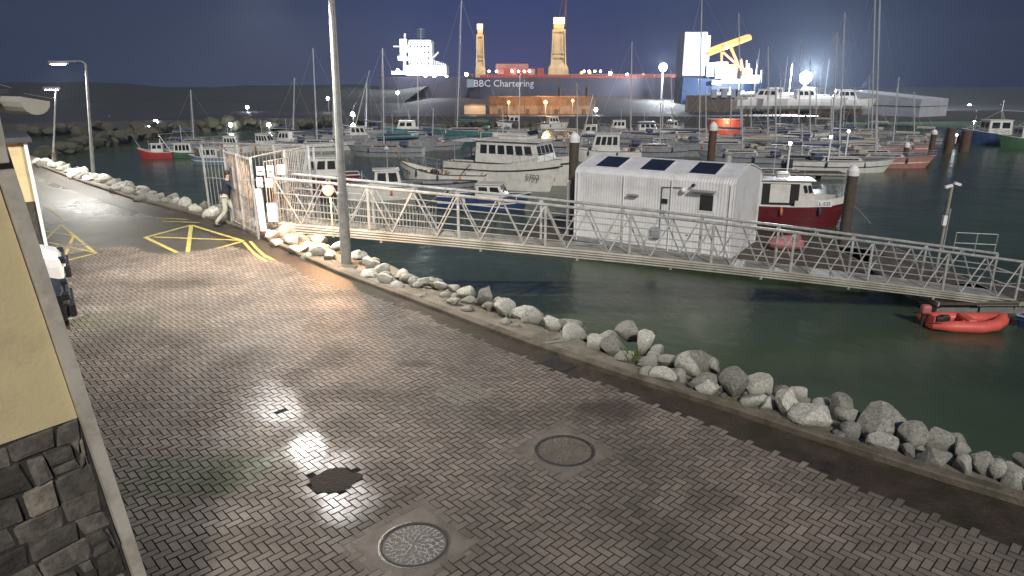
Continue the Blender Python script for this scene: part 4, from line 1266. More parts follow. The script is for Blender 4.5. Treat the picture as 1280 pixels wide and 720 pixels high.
# ================================================================== CARS behind the corner
def car(px, py, head, paint, label, trimm):
    loc = G(px, py); t = thing('parked_car', label, 'car', loc, head, 'cars parked beside the building')
    # x forward (nose at +0), y across
    xs = [0.0, -.12, -.5, -1.05, -1.55, -2.3, -3.1, -3.6, -4.0, -4.1]
    zt = [.55, .74, .88, .96, 1.38, 1.46, 1.42, 1.02, .95, .6]
    zb2 = [.30, .22, .2, .2, .2, .2, .2, .2, .22, .35]
    hw = [.62, .78, .84, .86, .86, .86, .86, .84, .8, .66]
    mb = MB(); rows = []
    for x, a_, b_, w in zip(xs, zt, zb2, hw):
        tw = w * (.72 if a_ > 1.1 else .9)
        sh = min(a_, .86)
        rows.append([(x, -w, b_), (x, -w, sh * .7), (x, -w * .97, sh), (x, -tw, a_), (x, 0, a_ + .03), (x, tw, a_), (x, w * .97, sh), (x, w, sh * .7), (x, w, b_), (x, 0, b_)])
    mb.loft(rows); mb.build('body', M[paint], t, smooth=False, bev=.02)
    bx(t, 'windscreen', M['carglass'], (-1.27, 0, 1.19), (.70, 1.28, .02), ry=R(-38))
    bx(t, 'rear_window', M['carglass'], (-3.33, 0, 1.24), (.50, 1.2, .02), ry=R(38))
    for s in (-1, 1): bx(t, 'side_window', M['carglass'], (-2.35, s * .76, 1.13), (1.55, .02, .34), rx=R(s * 17))
    bx(t, 'bumper', M[trimm], (.02, 0, .38), (.14, 1.42, .30), bev=.04)
    bx(t, 'grille', M['dark'], (-.01, 0, .62), (.08, .8, .14), bev=.02)
    for s in (-1, 1): bx(t, 'headlight', M['glass'], (-.07, s * .60, .68), (.18, .26, .15), bev=.04)
    for x in (-.78, -3.3):
        for s in (-1, 1):
            w = MB().tube((x, s * .86, .31), (x, s * .66, .31), .31, 20).build('wheel', M['dark'], t)
            MB().tube((x, s * .868, .31), (x, s * .80, .31), .19, 12).build('rim', M['galv'], w)
    for s in (-1, 1): bx(t, 'wing_mirror', M['dark'], (-1.35, s * .98, .95), (.12, .2, .13), bev=.03)
    return t


car(86, 350, R(34), 'carwhite', 'white car with dark bumper whose nose sticks out past the building corner', 'carblack')
car(92, 398, R(34), 'carblack', 'black car nearest the building corner, parked below the white car', 'carblack')

# ================================================================== PERSON entering the gate
def skinned(name, nodes, edges, m, parent, lv=2):
    me = bpy.data.meshes.new(name); me.from_pydata([n[0] for n in nodes], edges, [])
    o = bpy.data.objects.new(name, me); C.objects.link(o); o.parent = parent; me.materials.append(m)
    sk = o.modifiers.new('skin', 'SKIN'); sk.use_smooth_shade = True
    sd = o.modifiers.new('sub', 'SUBSURF'); sd.levels = lv; sd.render_levels = lv
    for i, n in enumerate(nodes):
        r = n[1]; r = r if isinstance(r, tuple) else (r, r)
        me.skin_vertices[0].data[i].radius = r
    for i in range(len(nodes)): me.skin_vertices[0].data[i].use_root = (i == 0)
    return o


pf = G(279, 283)
t = thing('person', 'person in navy top and pale trousers stepping through the gate onto the gangway', 'person', (pf.x + .12, pf.y + .1, .0), R(20))
t.scale = (1.1, 1.1, 1.1)
# x = walking direction, y = left, z up; leaning forward
J = {'pel': (0, 0, .93), 'sp': (.07, 0, 1.12), 'ch': (.12, 0, 1.36), 'nk': (.16, 0, 1.53), 'hd': (.20, 0, 1.63), 'ht': (.21, 0, 1.73),
     'lh': (0, .10, .90), 'lk': (.24, .11, .52), 'la': (.22, .11, .09), 'lt': (.36, .12, .04),
     'rh': (0, -.10, .90), 'rk': (-.02, -.11, .48), 'ra': (-.34, -.11, .14), 'rt': (-.24, -.12, .04),
     'ls': (.16, .18, 1.42), 'le': (.05, .24, 1.15), 'lw': (.22, .22, .95), 'lf': (.28, .21, .90),
     'rs': (.18, -.18, 1.42), 're': (.36, -.24, 1.22), 'rw': (.58, -.20, 1.25), 'rf': (.66, -.19, 1.26)}
def sk(names, rad, E):
    idx = {n: i for i, n in enumerate(names)}
    return [(J[n], rad[n]) for n in names], [(idx[a], idx[b]) for a, b in E]
names = list(J)
rad = dict(pel=.11, sp=.10, ch=.12, nk=.05, hd=(.085, .09), ht=(.07, .08), lh=.085, lk=.06, la=.04, lt=.035, rh=.085, rk=.06, ra=.04, rt=.035, ls=.06, le=.042, lw=.03, lf=.03, rs=.06, re=.042, rw=.03, rf=.03)
E = [('pel', 'sp'), ('sp', 'ch'), ('ch', 'nk'), ('nk', 'hd'), ('hd', 'ht'), ('pel', 'lh'), ('lh', 'lk'), ('lk', 'la'), ('la', 'lt'), ('pel', 'rh'), ('rh', 'rk'), ('rk', 'ra'), ('ra', 'rt'),
     ('ch', 'ls'), ('ls', 'le'), ('le', 'lw'), ('lw', 'lf'), ('ch', 'rs'), ('rs', 're'), ('re', 'rw'), ('rw', 'rf')]
for side, wf, dr in (('l', 'lf', Vector((.5, 0, -.8))), ('r', 'rf', Vector((1, 0, .1)))):
    base = Vector(J[wf]); dr.normalize(); sd_ = Vector((0, 1, 0))
    for q in range(4):
        n1, n2 = f'{side}f{q}a', f'{side}f{q}b'; off = sd_ * (.028 * (q - 1.5) / 1.5)
        J[n1] = tuple(base + off + dr * .045); J[n2] = tuple(base + off * 1.1 + dr * (.085 + .008 * (1.5 - abs(q - 1.5))) + Vector((0, 0, -.02)))
        rad[n1] = rad[n2] = .009; E += [(wf, n1), (n1, n2)]; names += [n1, n2]
    n1 = f'{side}th'; J[n1] = tuple(base + sd_ * (-.05 if side == 'l' else .05) + dr * .03); rad[n1] = .010; E.append((wf, n1)); names.append(n1)
nd, ed = sk(names, rad, E); body = skinned('body', nd, ed, M['skin'], t)
J['c2'] = (.14, 0, 1.47)
tn = ['c2', 'ch', 'sp', 'pel', 'ls', 'le', 'lw', 'rs', 're', 'rw']
r2 = dict(c2=.13, ch=.175, sp=.135, pel=.14, ls=.085, le=.062, lw=.05, rs=.085, re=.062, rw=.05)
nd, ed = sk(tn, r2, [('c2', 'ch'), ('ch', 'sp'), ('sp', 'pel'), ('ch', 'ls'), ('ls', 'le'), ('le', 'lw'), ('ch', 'rs'), ('rs', 're'), ('re', 'rw')]); skinned('jacket', nd, ed, M['navy'], t)
tn = ['pel', 'lh', 'lk', 'la', 'rh', 'rk', 'ra']; r2 = dict(pel=.125, lh=.105, lk=.078, la=.062, rh=.105, rk=.078, ra=.062)
nd, ed = sk(tn, r2, [('pel', 'lh'), ('lh', 'lk'), ('lk', 'la'), ('pel', 'rh'), ('rh', 'rk'), ('rk', 'ra')]); skinned('trousers', nd, ed, M['trouser'], t)
for s in 'lr':
    a, b_ = Vector(J[s + 'a']), Vector(J[s + 't']); MB().ball(a.lerp(b_, .5) + Vector((0, 0, -.015)), .1, 10, 6, (1.35, .5, .5)).build('shoe', M['dark'], t, smooth=True)
MB().ball((.185, 0, 1.715), .105, 12, 8, (1.0, .92, .85)).build('hair', M['hair'], t, smooth=True)
MB().ball((.305, 0, 1.66), .02, 6, 5).build('nose', M['skin'], body, smooth=True)
for s in (-1, 1): MB().ball((.285, s * .032, 1.685), .012, 6, 5).build('eye', M['dark'], body, smooth=True)

# ================================================================== BOATS
def hull_rings(L, B, H, D=.35, rake=.10, sheer=.35, stern=.85, fine=2.2, n=16, full=.78):
    rings = []
    for i in range(n + 1):
        t = i / n
        if t < .5: hb = B / 2 * (stern + (1 - stern) * math.sin(math.pi * t))
        else: hb = B / 2 * (1 - ((t - .5) / .5) ** fine)
        hb = max(hb, .02)
        h = H * (1 + sheer * max(0, (t - .35) / .65) ** 2)
        x = -L / 2 + L * t
        sh = lambda f: -rake * L * max(0, (t - .6) / .4) ** 1.5 * (1 - f)
        d = -D * (1 - max(0, (t - .7) / .3) ** 2 * .6)
        r = []
        for (w, z, f) in ((1, h, 1), (.97, h * .5, .6), (full + .1, 0, .25), (full * .6, d * .6, .1), (0, d, 0)):
            r.append((x + sh(f), -hb * w, z))
        for (w, z, f) in ((full * .6, d * .6, .1), (full + .1, 0, .25), (.97, h * .5, .6), (1, h, 1)):
            r.append((x + sh(f), hb * w, z))
        rings.append(r)
    return rings


def sheer_pts(rings, dz=0, out=1.0): return [Vector((r[0][0], r[0][1] * out, r[0][2] + dz)) for r in rings], [Vector((r[-1][0], r[-1][1] * out, r[-1][2] + dz)) for r in rings]


def make_hull(t, L, B, H, m, stripe=None, deckdrop=.18, rub='dark', water=None, y0=0, **k):
    rings = hull_rings(L, B, H, **k)
    if y0: rings = [[(x, y + y0, z) for x, y, z in r] for r in rings]
    mb = MB(); mb.loft(rings, closed=False, caps=False)
    mb.add([Vector(p) for p in rings[0]], [tuple(range(len(rings[0])))])
    h = mb.build('hull', M[m], t, smooth=False)
    mb = MB(); rows = [[(r[0][0], y0 + (r[0][1] - y0) * .97, r[0][2] - deckdrop), (r[-1][0], y0 + (r[-1][1] - y0) * .97, r[-1][2] - deckdrop)] for r in rings]
    mb.loft(rows, closed=False, caps=False); mb.build('deck', M['deck'], t)
    p, s = sheer_pts(rings)
    mb = MB(); mb.path(p, .045, 4); mb.path(s, .045, 4); mb.tube(p[0], s[0], .045, 4); mb.build('rubbing_strake', M[rub], t)
    if stripe:
        mb = MB()
        for side in (1, 3 + 4):
            rr = [[(r[side][0], (r[side][1] - y0) * 1.012 + y0, r[side][2] + o) for o in (-.05, .05)] for r in rings]
            mb.loft(rr, closed=False, caps=False)
        mb.build('stripe', M[stripe], t)
    return rings


def cabin(t, x0, x1, w, z0, h, m='white', sf=.35, sb=.1, nw=3, y0=0, roof=.12, wf=2, win=(.45, .86), roofm=None, tap=.88):
    """wheelhouse from x0 (aft) to x1 (fore); sf, sb slope of front and back"""
    hw = w / 2; tw = hw * tap
    mb = MB(); mb.add([(x0, y0 - hw, z0), (x1, y0 - hw, z0), (x1, y0 + hw, z0), (x0, y0 + hw, z0), (x0 + sb, y0 - tw, z0 + h), (x1 - sf, y0 - tw, z0 + h), (x1 - sf, y0 + tw, z0 + h), (x0 + sb, y0 + tw, z0 + h)],
                      [(3, 2, 1, 0), (4, 5, 6, 7), (0, 1, 5, 4), (1, 2, 6, 5), (2, 3, 7, 6), (3, 0, 4, 7)])
    c = mb.build('cabin', M[m], t, bev=.03)
    if roof:
        mb = MB(); mb.box(((x0 + sb + x1 - sf) / 2 + roof * .3, y0, z0 + h + .03), (x1 - sf - x0 - sb + roof * 2.2, tw * 2 + roof * 1.4, .07)); mb.build('cabin_roof', M[roofm or m], c, bev=.02)
    wl, wh = win
    e = .012
    for s in (-1, 1):
        for k in range(nw):
            f0, f1 = (k + .12) / nw, (k + .88) / nw
            q = []
            for f, g in ((f0, wl), (f1, wl), (f1, wh), (f0, wh)):
                xa = x0 + sb * g; xb = x1 - sf * g; yy = hw + (tw - hw) * g
                q.append((xa + (xb - xa) * (.06 + .88 * f), y0 + s * (yy + e), z0 + h * g))
            MB().add(q, [(0, 1, 2, 3)]).build('window', M['glass'], c)
    for k in range(wf):
        f0, f1 = (k + .08) / wf, (k + .92) / wf; q = []
        for f, g in ((f0, wl), (f1, wl), (f1, wh), (f0, wh)):
            yy = (hw + (tw - hw) * g) * .92; q.append((x1 - sf * g + e, y0 - yy + 2 * yy * f, z0 + h * g))
        MB().add(q, [(0, 1, 2, 3)]).build('window', M['glass'], c)
    return c


def rails(t, rings, i0, i1, h=.7, step=2, name='guard_rail', m='galv', r=.016):
    mb = MB()
    for pts in sheer_pts(rings):
        seg = pts[i0:i1 + 1]
        for hh in (h, h * .55): mb.path([p + Vector((0, 0, hh)) for p in seg], r, 4)
        for p in seg[::step]: mb.tube(p, p + Vector((0, 0, h)), r, 4)
    return mb.build(name, M[m], t)


def mastp(t, x, y, z0, h, r=.05, name='mast', m='mast', lx=0, ly=0):
    mb = MB(); mb.tube((x, y, z0), (x + lx, y + ly, z0 + h), r, 6, r * .6)
    return mb.build(name, M[m], t)


def reg(t, body, size, x, y, z, rz, m='letter', tilt=0): return text_part(t, 'registration_number', body, size, (x, y, z), (R(90) + tilt, 0, rz), M[m], .012)


def dress(t, rings, seed=0, nf=3, line=True):
    rd = random.Random(seed); p, q = sheer_pts(rings)
    for k in range(nf):
        for pts in (p, q):
            i = int(3 + (len(pts) - 6) * (k + .5) / nf); c = pts[i] + Vector((0, -.10 if pts is p else .10, -.28))
            MB().lathe([(.01, -.26), (.09, -.2), (.10, .1), (.04, .24), (.01, .28)], c, 8).build('fender', M[rd.choice(['white', 'sail', 'orange'])], t, smooth=True)
    if line:
        e = p[-1]; MB().path([e, e + Vector((.5, -.3, -.35)), e + Vector((1.2, -.9, -e.z * .75))], .015, 4).build('mooring_line', M['sailc'], t)
        e = p[0]; MB().path([e, e + Vector((-.3, -.4, -.25)), e + Vector((-.9, -.9, -e.z * .7))], .015, 4).build('mooring_line', M['sailc'], t)


def clutter(t, x0, x1, y, z, seed, n=5):
    rd = random.Random(seed)
    for k in range(n):
        m = rd.choice(['blue', 'orange', 'grey', 'white', 'wood', 'dark']); sx_, sy_, sz_ = rd.uniform(.25, .6), rd.uniform(.25, .45), rd.uniform(.2, .45)
        bx(t, 'fish_box', M[m], (rd.uniform(x0, x1), rd.uniform(-y, y), z + sz_ / 2), (sx_, sy_, sz_), rz=rd.uniform(0, 1.5), bev=.02)


# ---- big white catamaran workboat
loc = G(640, 236, WZ)
t = thing('catamaran_workboat', 'large white twin-hulled workboat with long pilothouse and S703 on its bow', 'boat', (loc.x + .05, loc.y + 2.0, WZ), R(-27))
L = 10.5
rr = {}
for s in (-1, 1):
    rings = hull_rings(L, 1.75, 2.0, D=.5, rake=.13, sheer=.30, stern=.95, fine=2.6)
    rings = [[(x, y + s * 1.75, z) for x, y, z in r] for r in rings]
    mb = MB(); mb.loft(rings, closed=False, caps=False); mb.add([Vector(p) for p in rings[0]], [tuple(range(9))]); mb.build('hull', M['white'], t)
    rr[s] = rings
    mb = MB(); mb.path([Vector((r[0][0], r[0][1] - .03, r[0][2] - .55)) for r in rings], .05, 4); mb.path([Vector((r[-1][0], r[-1][1] + .03, r[-1][2] - .55)) for r in rings], .05, 4); mb.build('rubbing_strake', M['dark'], t)
mb = MB(); rows = [[(rr[-1][i][0][0], rr[-1][i][0][1], rr[-1][i][0][2] - .1), (rr[1][i][-1][0], rr[1][i][-1][1], rr[1][i][-1][2] - .1)] for i in range(15)]
mb.loft(rows, closed=False, caps=False); mb.build('deck', M['deck'], t)
mb = MB(); mb.box((-.8, 0, 1.25), (7.6, 3.2, 1.0)); mb.build('bridge_deck', M['white'], t)
c = cabin(t, -2.6, 3.3, 3.6, 2.0, 1.75, nw=6, wf=4, sf=.55, sb=.05, win=(.42, .82), roof=.3)
bx(t, 'aft_canopy', M['white'], (-3.7, 0, 3.62), (2.6, 3.0, .08), bev=.02)
for s in (-1, 1): MB().tube((-4.8, s * 1.4, 1.9), (-4.8, s * 1.4, 3.6), .04, 6).build('canopy_post', M['galv'], t)
c2 = bx(t, 'flybridge', M['white'], (.5, 0, 4.05), (2.6, 2.2, .5), bev=.12)
bx(t, 'flybridge_screen', M['glass'], (1.85, 0, 4.4), (.05, 1.9, .35), ry=R(-25))
mb = MB()
for s in (-1, 1): mb.path([Vector((-2.2, s * 1.45, 3.85)), Vector((-2.2, s * 1.45, 4.4)), Vector((2.0, s * 1.35, 4.4)), Vector((2.6, s * 1.2, 3.85))], .025, 5)
mb.build('roof_rail', M['white'], t)
bx(t, 'liferaft', M['white'], (-1.6, .5, 4.05), (1.0, .5, .45), bev=.15)
mastp(t, -.9, 0, 4.1, 2.0, .05); MB().tube((-.9, -.6, 5.3), (-.9, .6, 5.3), .03, 5).build('radar_bar', M['white'], t)
for s in (-1, 1):
    mb = MB()
    pts = [Vector((rr[s][i][0 if s < 0 else -1])) + Vector((0, 0, .65)) for i in range(10, 16)]
    mb.path(pts, .02, 4)
    for p in pts: mb.tube(p, p - Vector((0, 0, .65)), .018, 4)
    mb.build('bow_rail', M['galv'], t)
reg(t, 'S703', .62, 3.1, -2.66, 1.15, R(3), tilt=R(2))
mb = MB(); mb.ball((4.1, -.9, 1.0), .3, 8, 6, (.7, .7, 1.3)); mb.build('fender', M['grey'], t, smooth=True)

# ---- fishing boat in front of it, aft rails and nets
loc = G(552, 237, WZ)
t = thing('fishing_boat', 'pink-white fishing boat with dark rail line and S701 on its side, left of the catamaran', 'boat', (loc.x, loc.y + 1.6, WZ), R(168))
rg = make_hull(t, 7.6, 2.9, 1.15, 'white', sheer=.85, fine=2.4, deckdrop=.45, rub='rust')
rails(t, rg, 8, 16, .75, 2)
reg(t, 'S701', .50, 2.85, 1.02, 1.25, R(180 - 24), tilt=0)
mb = MB(); rs2 = random.Random(4)
for k in range(26):
    a = Vector((rs2.uniform(-.5, 2.6), rs2.uniform(-1, 1), 1.0)); b_ = a + Vector((rs2.uniform(-.7, .7), rs2.uniform(-.5, .5), rs2.uniform(.2, .85))); mb.tube(a, b_, .022, 4)
mb.build('pot_frames', M['galv_dirty'], t)
for (x, y) in ((1.6, .3), (.9, -.4), (2.2, -.3), (.5, .5)):
    mb = MB(); mb.box((x, y, 1.15), (.6, .5, .4)); mb.build('lobster_pot', M['dark'], t, bev=.1)
bx(t, 'stern_box', M['white'], (-2.9, .5, 1.0), (1.2, 1.4, .8), bev=.04)
mb = MB(); mb.tube((-1.4, 0, .9), (-2.6, 1.0, 2.0), .04, 5); mb.tube((-.3, 1.2, 1.1), (-.3, -1.2, 1.1), .03, 5); mb.tube((-.3, 1.2, 1.1), (-.3, 1.2, 2.6), .035, 5); mb.tube((-.3, -1.2, 1.1), (-.3, -1.2, 2.6), .035, 5); mb.tube((-.3, -1.2, 2.6), (-.3, 1.2, 2.6), .035, 5)
mb.build('net_gantry', M['rust'], t)

dress(t, rg, 1); clutter(t, -1.5, 1.5, .8, .75, 3)
# ---- dark open barge
loc = G(545, 236, WZ)
t = thing('open_barge', 'low dark open barge moored in front of the S701 fishing boat', 'boat', (loc.x - .2, loc.y - 1.5, WZ), R(-6))
make_hull(t, 7.5, 2.4, .75, 'grey', sheer=.2, stern=.9, fine=3, deckdrop=.35)
bx(t, 'engine_hatch', M['deck'], (-1.5, 0, .55), (1.4, 1.2, .35), bev=.03)

clutter(t, -1, 2.5, .7, .4, 5, 7)
# ---- blue launch with white cuddy
loc = G(610, 262, WZ)
t = thing('blue_launch', 'blue-hulled launch with low white cabin seen through the gangway rails', 'boat', (loc.x - .2, loc.y + .6, WZ), R(-12))
rg = make_hull(t, 6.4, 2.2, .85, 'blue', stripe='white', sheer=.4, rub='white')
cabin(t, -.6, 1.6, 1.5, .75, .95, nw=2, wf=2, sf=.45, sb=.15, win=(.35, .85))
bx(t, 'foredeck_hatch', M['white'], (1.9, 0, .85), (.9, 1.1, .18), bev=.06)
mastp(t, -.5, 0, 1.6, 1.2, .02, 'aerial')
# bow coaming
mb = MB(); mb.path([Vector((-2.9, -.8, .95)), Vector((-2.9, .8, .95))], .04, 5); mb.build('stern_bench', M['wood'], t)

dress(t, rg, 2, 2); clutter(t, -2.8, -1.2, .6, .6, 8, 4)
# ---- white cabin boat by the lamp pole
loc = G(470, 251, WZ)
t = thing('cabin_boat', 'small white boat with square wheelhouse just right of the street lamp pole', 'boat', (loc.x - .1, loc.y + .9, WZ), R(-168))
rg = make_hull(t, 5.6, 2.1, .95, 'white', sheer=.35, rub='grey')
cabin(t, -1.9, .2, 1.6, .8, 1.35, nw=2, wf=2, sf=.15, sb=.25, win=(.4, .88))
mastp(t, -.9, 0, 2.1, 1.9, .025, 'aerial'); MB().lathe([(.16, 3.9), (.19, 3.95), (.19, 4.05), (.05, 4.15)], (-.9, 0, -.3), 10).build('radar_dome', M['white'], t)
MB().path([Vector((1.0, -.8, .9)), Vector((1.0, -.8, 2.0)), Vector((1.0, .8, 2.0)), Vector((1.0, .8, .9))], .03, 5).build('net_gantry', M['galv'], t)

dress(t, rg, 3, 2)
# ---- red hull boat behind gate
loc = G(410, 243, WZ)
t = thing('red_cruiser', 'dark red hulled boat with white wheelhouse behind the gate bars and lamp pole', 'boat', (loc.x - 1.0, loc.y + 1.5, WZ), R(195))
rg = make_hull(t, 6.2, 2.6, 1.35, 'darkred', sheer=.35, rub='white')
cabin(t, -1.6, 1.4, 1.9, 1.2, 1.5, nw=3, wf=3, sf=.5, sb=.1, win=(.42, .85))
rails(t, rg, 9, 16, .6, 2); mastp(t, -.3, 0, 2.7, 1.4, .03, 'aerial')

dress(t, rg, 4, 2)
# ---- boats of the left basin
loc = G(190, 199, WZ)
t = thing('red_trawler', 'little bright red trawler with white wheelhouse, farthest left on the water', 'boat', (loc.x, loc.y + 1, WZ), R(196))
rg = make_hull(t, 3.6, 1.5, .7, 'red', sheer=.7, rub='white'); cabin(t, -.9, .4, .95, .6, 1.0, nw=2, wf=2, sf=.1, sb=.05, win=(.5, .88))
mastp(t, -.6, 0, 1.6, .55, .08, 'funnel', 'white'); MB().tube((1.4, 0, 1.0), (1.9, 0, 2.0), .04, 5).build('derrick', M['galv'], t); mastp(t, .6, 0, .6, 1.4, .03)
loc = G(216, 198, WZ)
t = thing('green_trawler', 'dark green trawler with slanting white beam between the red trawler and blue boat', 'boat', (loc.x + .4, loc.y + 1.2, WZ), R(190))
rg = make_hull(t, 4.4, 1.6, .6, 'green', sheer=.9, rub='white'); cabin(t, -1.3, .6, 1.1, .5, 1.05, nw=4, wf=2, sf=.1, sb=.1, win=(.3, .88))
mb = MB(); mb.tube((1.0, 0, .6), (2.1, 0, 2.6), .05, 5); mb.build('beam', M['white'], t); mastp(t, -.3, 0, 1.4, 2.2, .035)
mb = MB(); mb.tube((-.3, 0, 2.8), (2.1, 0, 2.6), .015, 4); mb.tube((-.3, 0, 3.4), (-2.1, 0, .8), .015, 4); mb.build('rigging', M['mast'], t)
loc = G(253, 207, WZ)
t = thing('blue_fishing_boat', 'pale blue fishing boat with white wheelhouse left of the gate cage', 'boat', (loc.x + .3, loc.y + 1.3, WZ), R(178))
rg = make_hull(t, 4.4, 1.7, .75, 'paleblue', stripe='white', sheer=.35, rub='white'); cabin(t, -1.1, .7, 1.2, .65, 1.05, nw=3, wf=2, sf=-.15, sb=.1, win=(.35, .85))
bx(t, 'net_drum', M['rust'], (1.25, 0, 1.0), (.5, .6, .8), bev=.12); mastp(t, -.6, 0, 1.6, 1.2, .03); bx(t, 'spray_hood', M['deck'], (-1.5, 0, 1.1), (.9, 1.2, .8), bev=.25)
for (px, py, Lb, hd, hm, lab, nw) in ((288, 192, 5.0, 10, 'white', 'low white motor boat behind the gate cage roof', 4), (330, 189, 5.5, -14, 'white', 'pale cabin cruiser seen through the top bars of the cage', 4),
                                      (352, 184, 5.0, 170, 'grey', 'grey motor boat moored beyond the cage fence', 3), (449, 178, 6.5, 8, 'grey', 'grey work boat with lit radar arch beyond the lamp pole', 3),
                                      (500, 190, 9.5, 5, 'grey', 'long grey sailing hull with lit teal cover left of the catamaran', 0), (505, 170, 7.5, 176, 'teal', 'teal covered boat under bright lights behind the long grey hull', 2),
                                      (755, 203, 8.2, 172, 'white', 'boat with white framed wheelhouse windows behind the left end of the shed', 4),
                                      (693, 161, 6, 20, 'white', 'small white motor boat before the orange-lit quay', 3), (772, 168, 6.5, 175, 'grey', 'dark motor boat with lit wheelhouse before the big ship', 3),
                                      (812, 172, 7.5, 0, 'white', 'grey-white cruiser with rounded stern under the thin mast', 3), (843, 166, 5, 30, 'white', 'small boat with a deck light left of the blue ship', 2),
                                      (736, 175, 6, 182, 'grey', 'dark open boat moored left of the thin mast', 2), (640, 160, 6, 190, 'white', 'white boat with a flat green cover under the orange light', 2)):
    loc = G(px, py, WZ); t = thing('motor_boat', lab, 'boat', (loc.x, loc.y + 1.2, WZ), R(hd), 'motor boats in the marina')
    rg = make_hull(t, Lb, Lb * .32, Lb * .14, hm, sheer=.4, rub='grey')
    if nw: cabin(t, -Lb * .22, Lb * .16, Lb * .24, Lb * .13, 1.3 if Lb < 8 else 1.9, nw=nw, wf=2, sf=.5, sb=.1, win=(.4, .85)); rails(t, rg, 9, 16, .5, 2)
    else: bx(t, 'cover', M['teal'], (-.3, 0, Lb * .19), (Lb * .55, Lb * .16, .4), bev=.15)
    mastp(t, -Lb * .1, 0, Lb * .2, 2.6, .03); dress(t, rg, int(px), 2, False); clutter(t, -Lb * .42, -Lb * .25, Lb * .09, Lb * .13, int(px) + 1, 3)

# ---- L-535 red fishing boat
loc = G(1010, 284, WZ)
t = thing('red_fishing_boat', 'red fishing boat with white wheelhouse numbered L-535 right of the shed', 'boat', (loc.x - .5, loc.y + .9, WZ), R(-10))
rg = make_hull(t, 5.8, 2.3, 1.25, 'darkred', sheer=.2, stern=.9, fine=2.8, rub='white', deckdrop=.3)
mb = MB()
for side in (0, -1):
    mb.loft([[(r[side][0], r[side][1] * 1.02, r[side][2] - .0), (r[side][0], r[side][1] * 1.02, r[side][2] + .38)] for r in rg[7:]], closed=False, caps=False)
mb.build('bulwark', M['white'], t)
c = cabin(t, -2.5, 1.0, 1.7, 1.1, 1.65, nw=1, wf=3, sf=.5, sb=.0, win=(.5, .88), roof=.2)
for o in list(c.children):
    if o.name.startswith('window') and len(o.data.vertices) == 4 and abs(o.data.vertices[0].co.y) > .7 and abs(o.data.vertices[0].co.y - o.data.vertices[1].co.y) < .05: bpy.data.objects.remove(o)
for s in (-1, 1):
    bx(c, 'side_opening', M['blackhole'], (-1.15, s * .825, 1.95), (2.1, .03, 1.25), rx=R(s * 3.5))
    bx(c, 'door_panel', M['white'], (-1.2, s * .86, 2.0), (1.15, .03, 1.1), bev=.01, rx=R(s * 3.5))
    for k in range(2): bx(c, 'window', M['glass'], (.25 + .26 * k, s * .83, 2.3), (.16, .02, .45), ry=R(-18), rx=R(s * 3.5))
reg(t, 'L-535', .30, 1.35, -1.10, 1.48, R(9))
mb = MB(); mb.box((1.35, -1.075, 1.48), (.85, .012, .34), rz=R(9)); mb.build('number_plate', M['signwhite'], t)
mb = MB(); mb.path([Vector((-2.2, -.6, 2.9)), Vector((-2.2, -.6, 3.3)), Vector((-.2, -.6, 3.3)), Vector((-.2, .6, 3.3)), Vector((-2.2, .6, 3.3))], .025, 5); mb.build('roof_rail', M['galv'], t)
bx(t, 'liferaft', M['white'], (-1.0, 0, 3.02), (.8, .5, .35), bev=.12); mastp(t, -1.5, .2, 2.85, 1.6, .04); mastp(t, .2, -.3, 2.85, .8, .02, 'aerial'); mastp(t, 2.6, 0, 1.4, 1.2, .03, 'bow_post')
MB().tube((2.6, 0, 2.5), (.5, 0, 2.4), .012, 4).build('lashing', M['galv'], t)

dress(t, rg, 6, 2); clutter(t, 1.0, 2.0, .5, 1.15, 9, 3)
# ---- red inflatable
a = G(1210, 412, WZ)
t = thing('inflatable_boat', 'bright red inflatable dinghy on dark water below the end of the gangway', 'inflatable boat', (a.x - .05, a.y + .25, WZ), R(-6))
s_ = (G(1262, 415, WZ) - G(1158, 410, WZ)).length / 3.0
pts = [(-1.42, -.55), (-.6, -.56), (.4, -.55), (.95, -.42), (1.3, -.18), (1.42, 0), (1.3, .18), (.95, .42), (.4, .55), (-.6, .56), (-1.42, .55)]
mb = MB(); rows = []
for k, (x, y) in enumerate(pts):
    pv, nx = pts[max(0, k - 1)], pts[min(len(pts) - 1, k + 1)]; d = Vector((nx[0] - pv[0], nx[1] - pv[1], 0)).normalized(); n_ = Vector((-d.y, d.x, 0))
    rad_ = .235 if 0 < k < len(pts) - 1 else .13
    z = .20 + .22 * max(0, (x - .4) / 1.0) ** 2
    rows.append([Vector((x, y, z)) * s_ + (n_ * math.cos(q) + Vector((0, 0, 1)) * math.sin(q)) * rad_ * s_ for q in [2 * math.pi * j / 12 for j in range(12)]])
mb.loft(rows); mb.build('tube', M['rubber_red'], t, smooth=True)
mb = MB(); mb.prism([(x * s_ * .98, y * s_ * .95) for x, y in pts], .04, .10); mb.build('floor', M['rubber_red'], t)
bx(t, 'transom', M['rubber_red'], (-1.30 * s_, 0, .28), (.06, .9 * s_, .42), bev=.02)
bx(t, 'thwart', M['rubber_red'], (.1 * s_, 0, .36), (.3, .95 * s_, .12), bev=.05)
mb = MB(); mb.path([Vector((x, y * 1.0, 0)) * s_ * 1.14 + Vector((0, 0, .30 + .22 * max(0, (x - .4)) ** 2)) for x, y in pts], .018, 5); mb.build('grab_line', M['dark'], t)
om = bx(t, 'outboard_motor', M['rubber_pink'], (-1.45 * s_, .05, .62), (.34, .28, .34), bev=.09); bx(om, 'leg', M['dark'], (-1.5 * s_, .05, .25), (.12, .10, .6)); MB().tube((-1.3 * s_, .05, .6), (-.8 * s_, .1, .72), .02, 5).build('tiller', M['dark'], om)
for x, y in ((-.9, 0), (-.6, .2)): bx(t, 'fuel_can', M['dark'], (x * s_, y * s_, .25), (.3, .22, .25), bev=.04)
a = G(1283, 410, WZ)
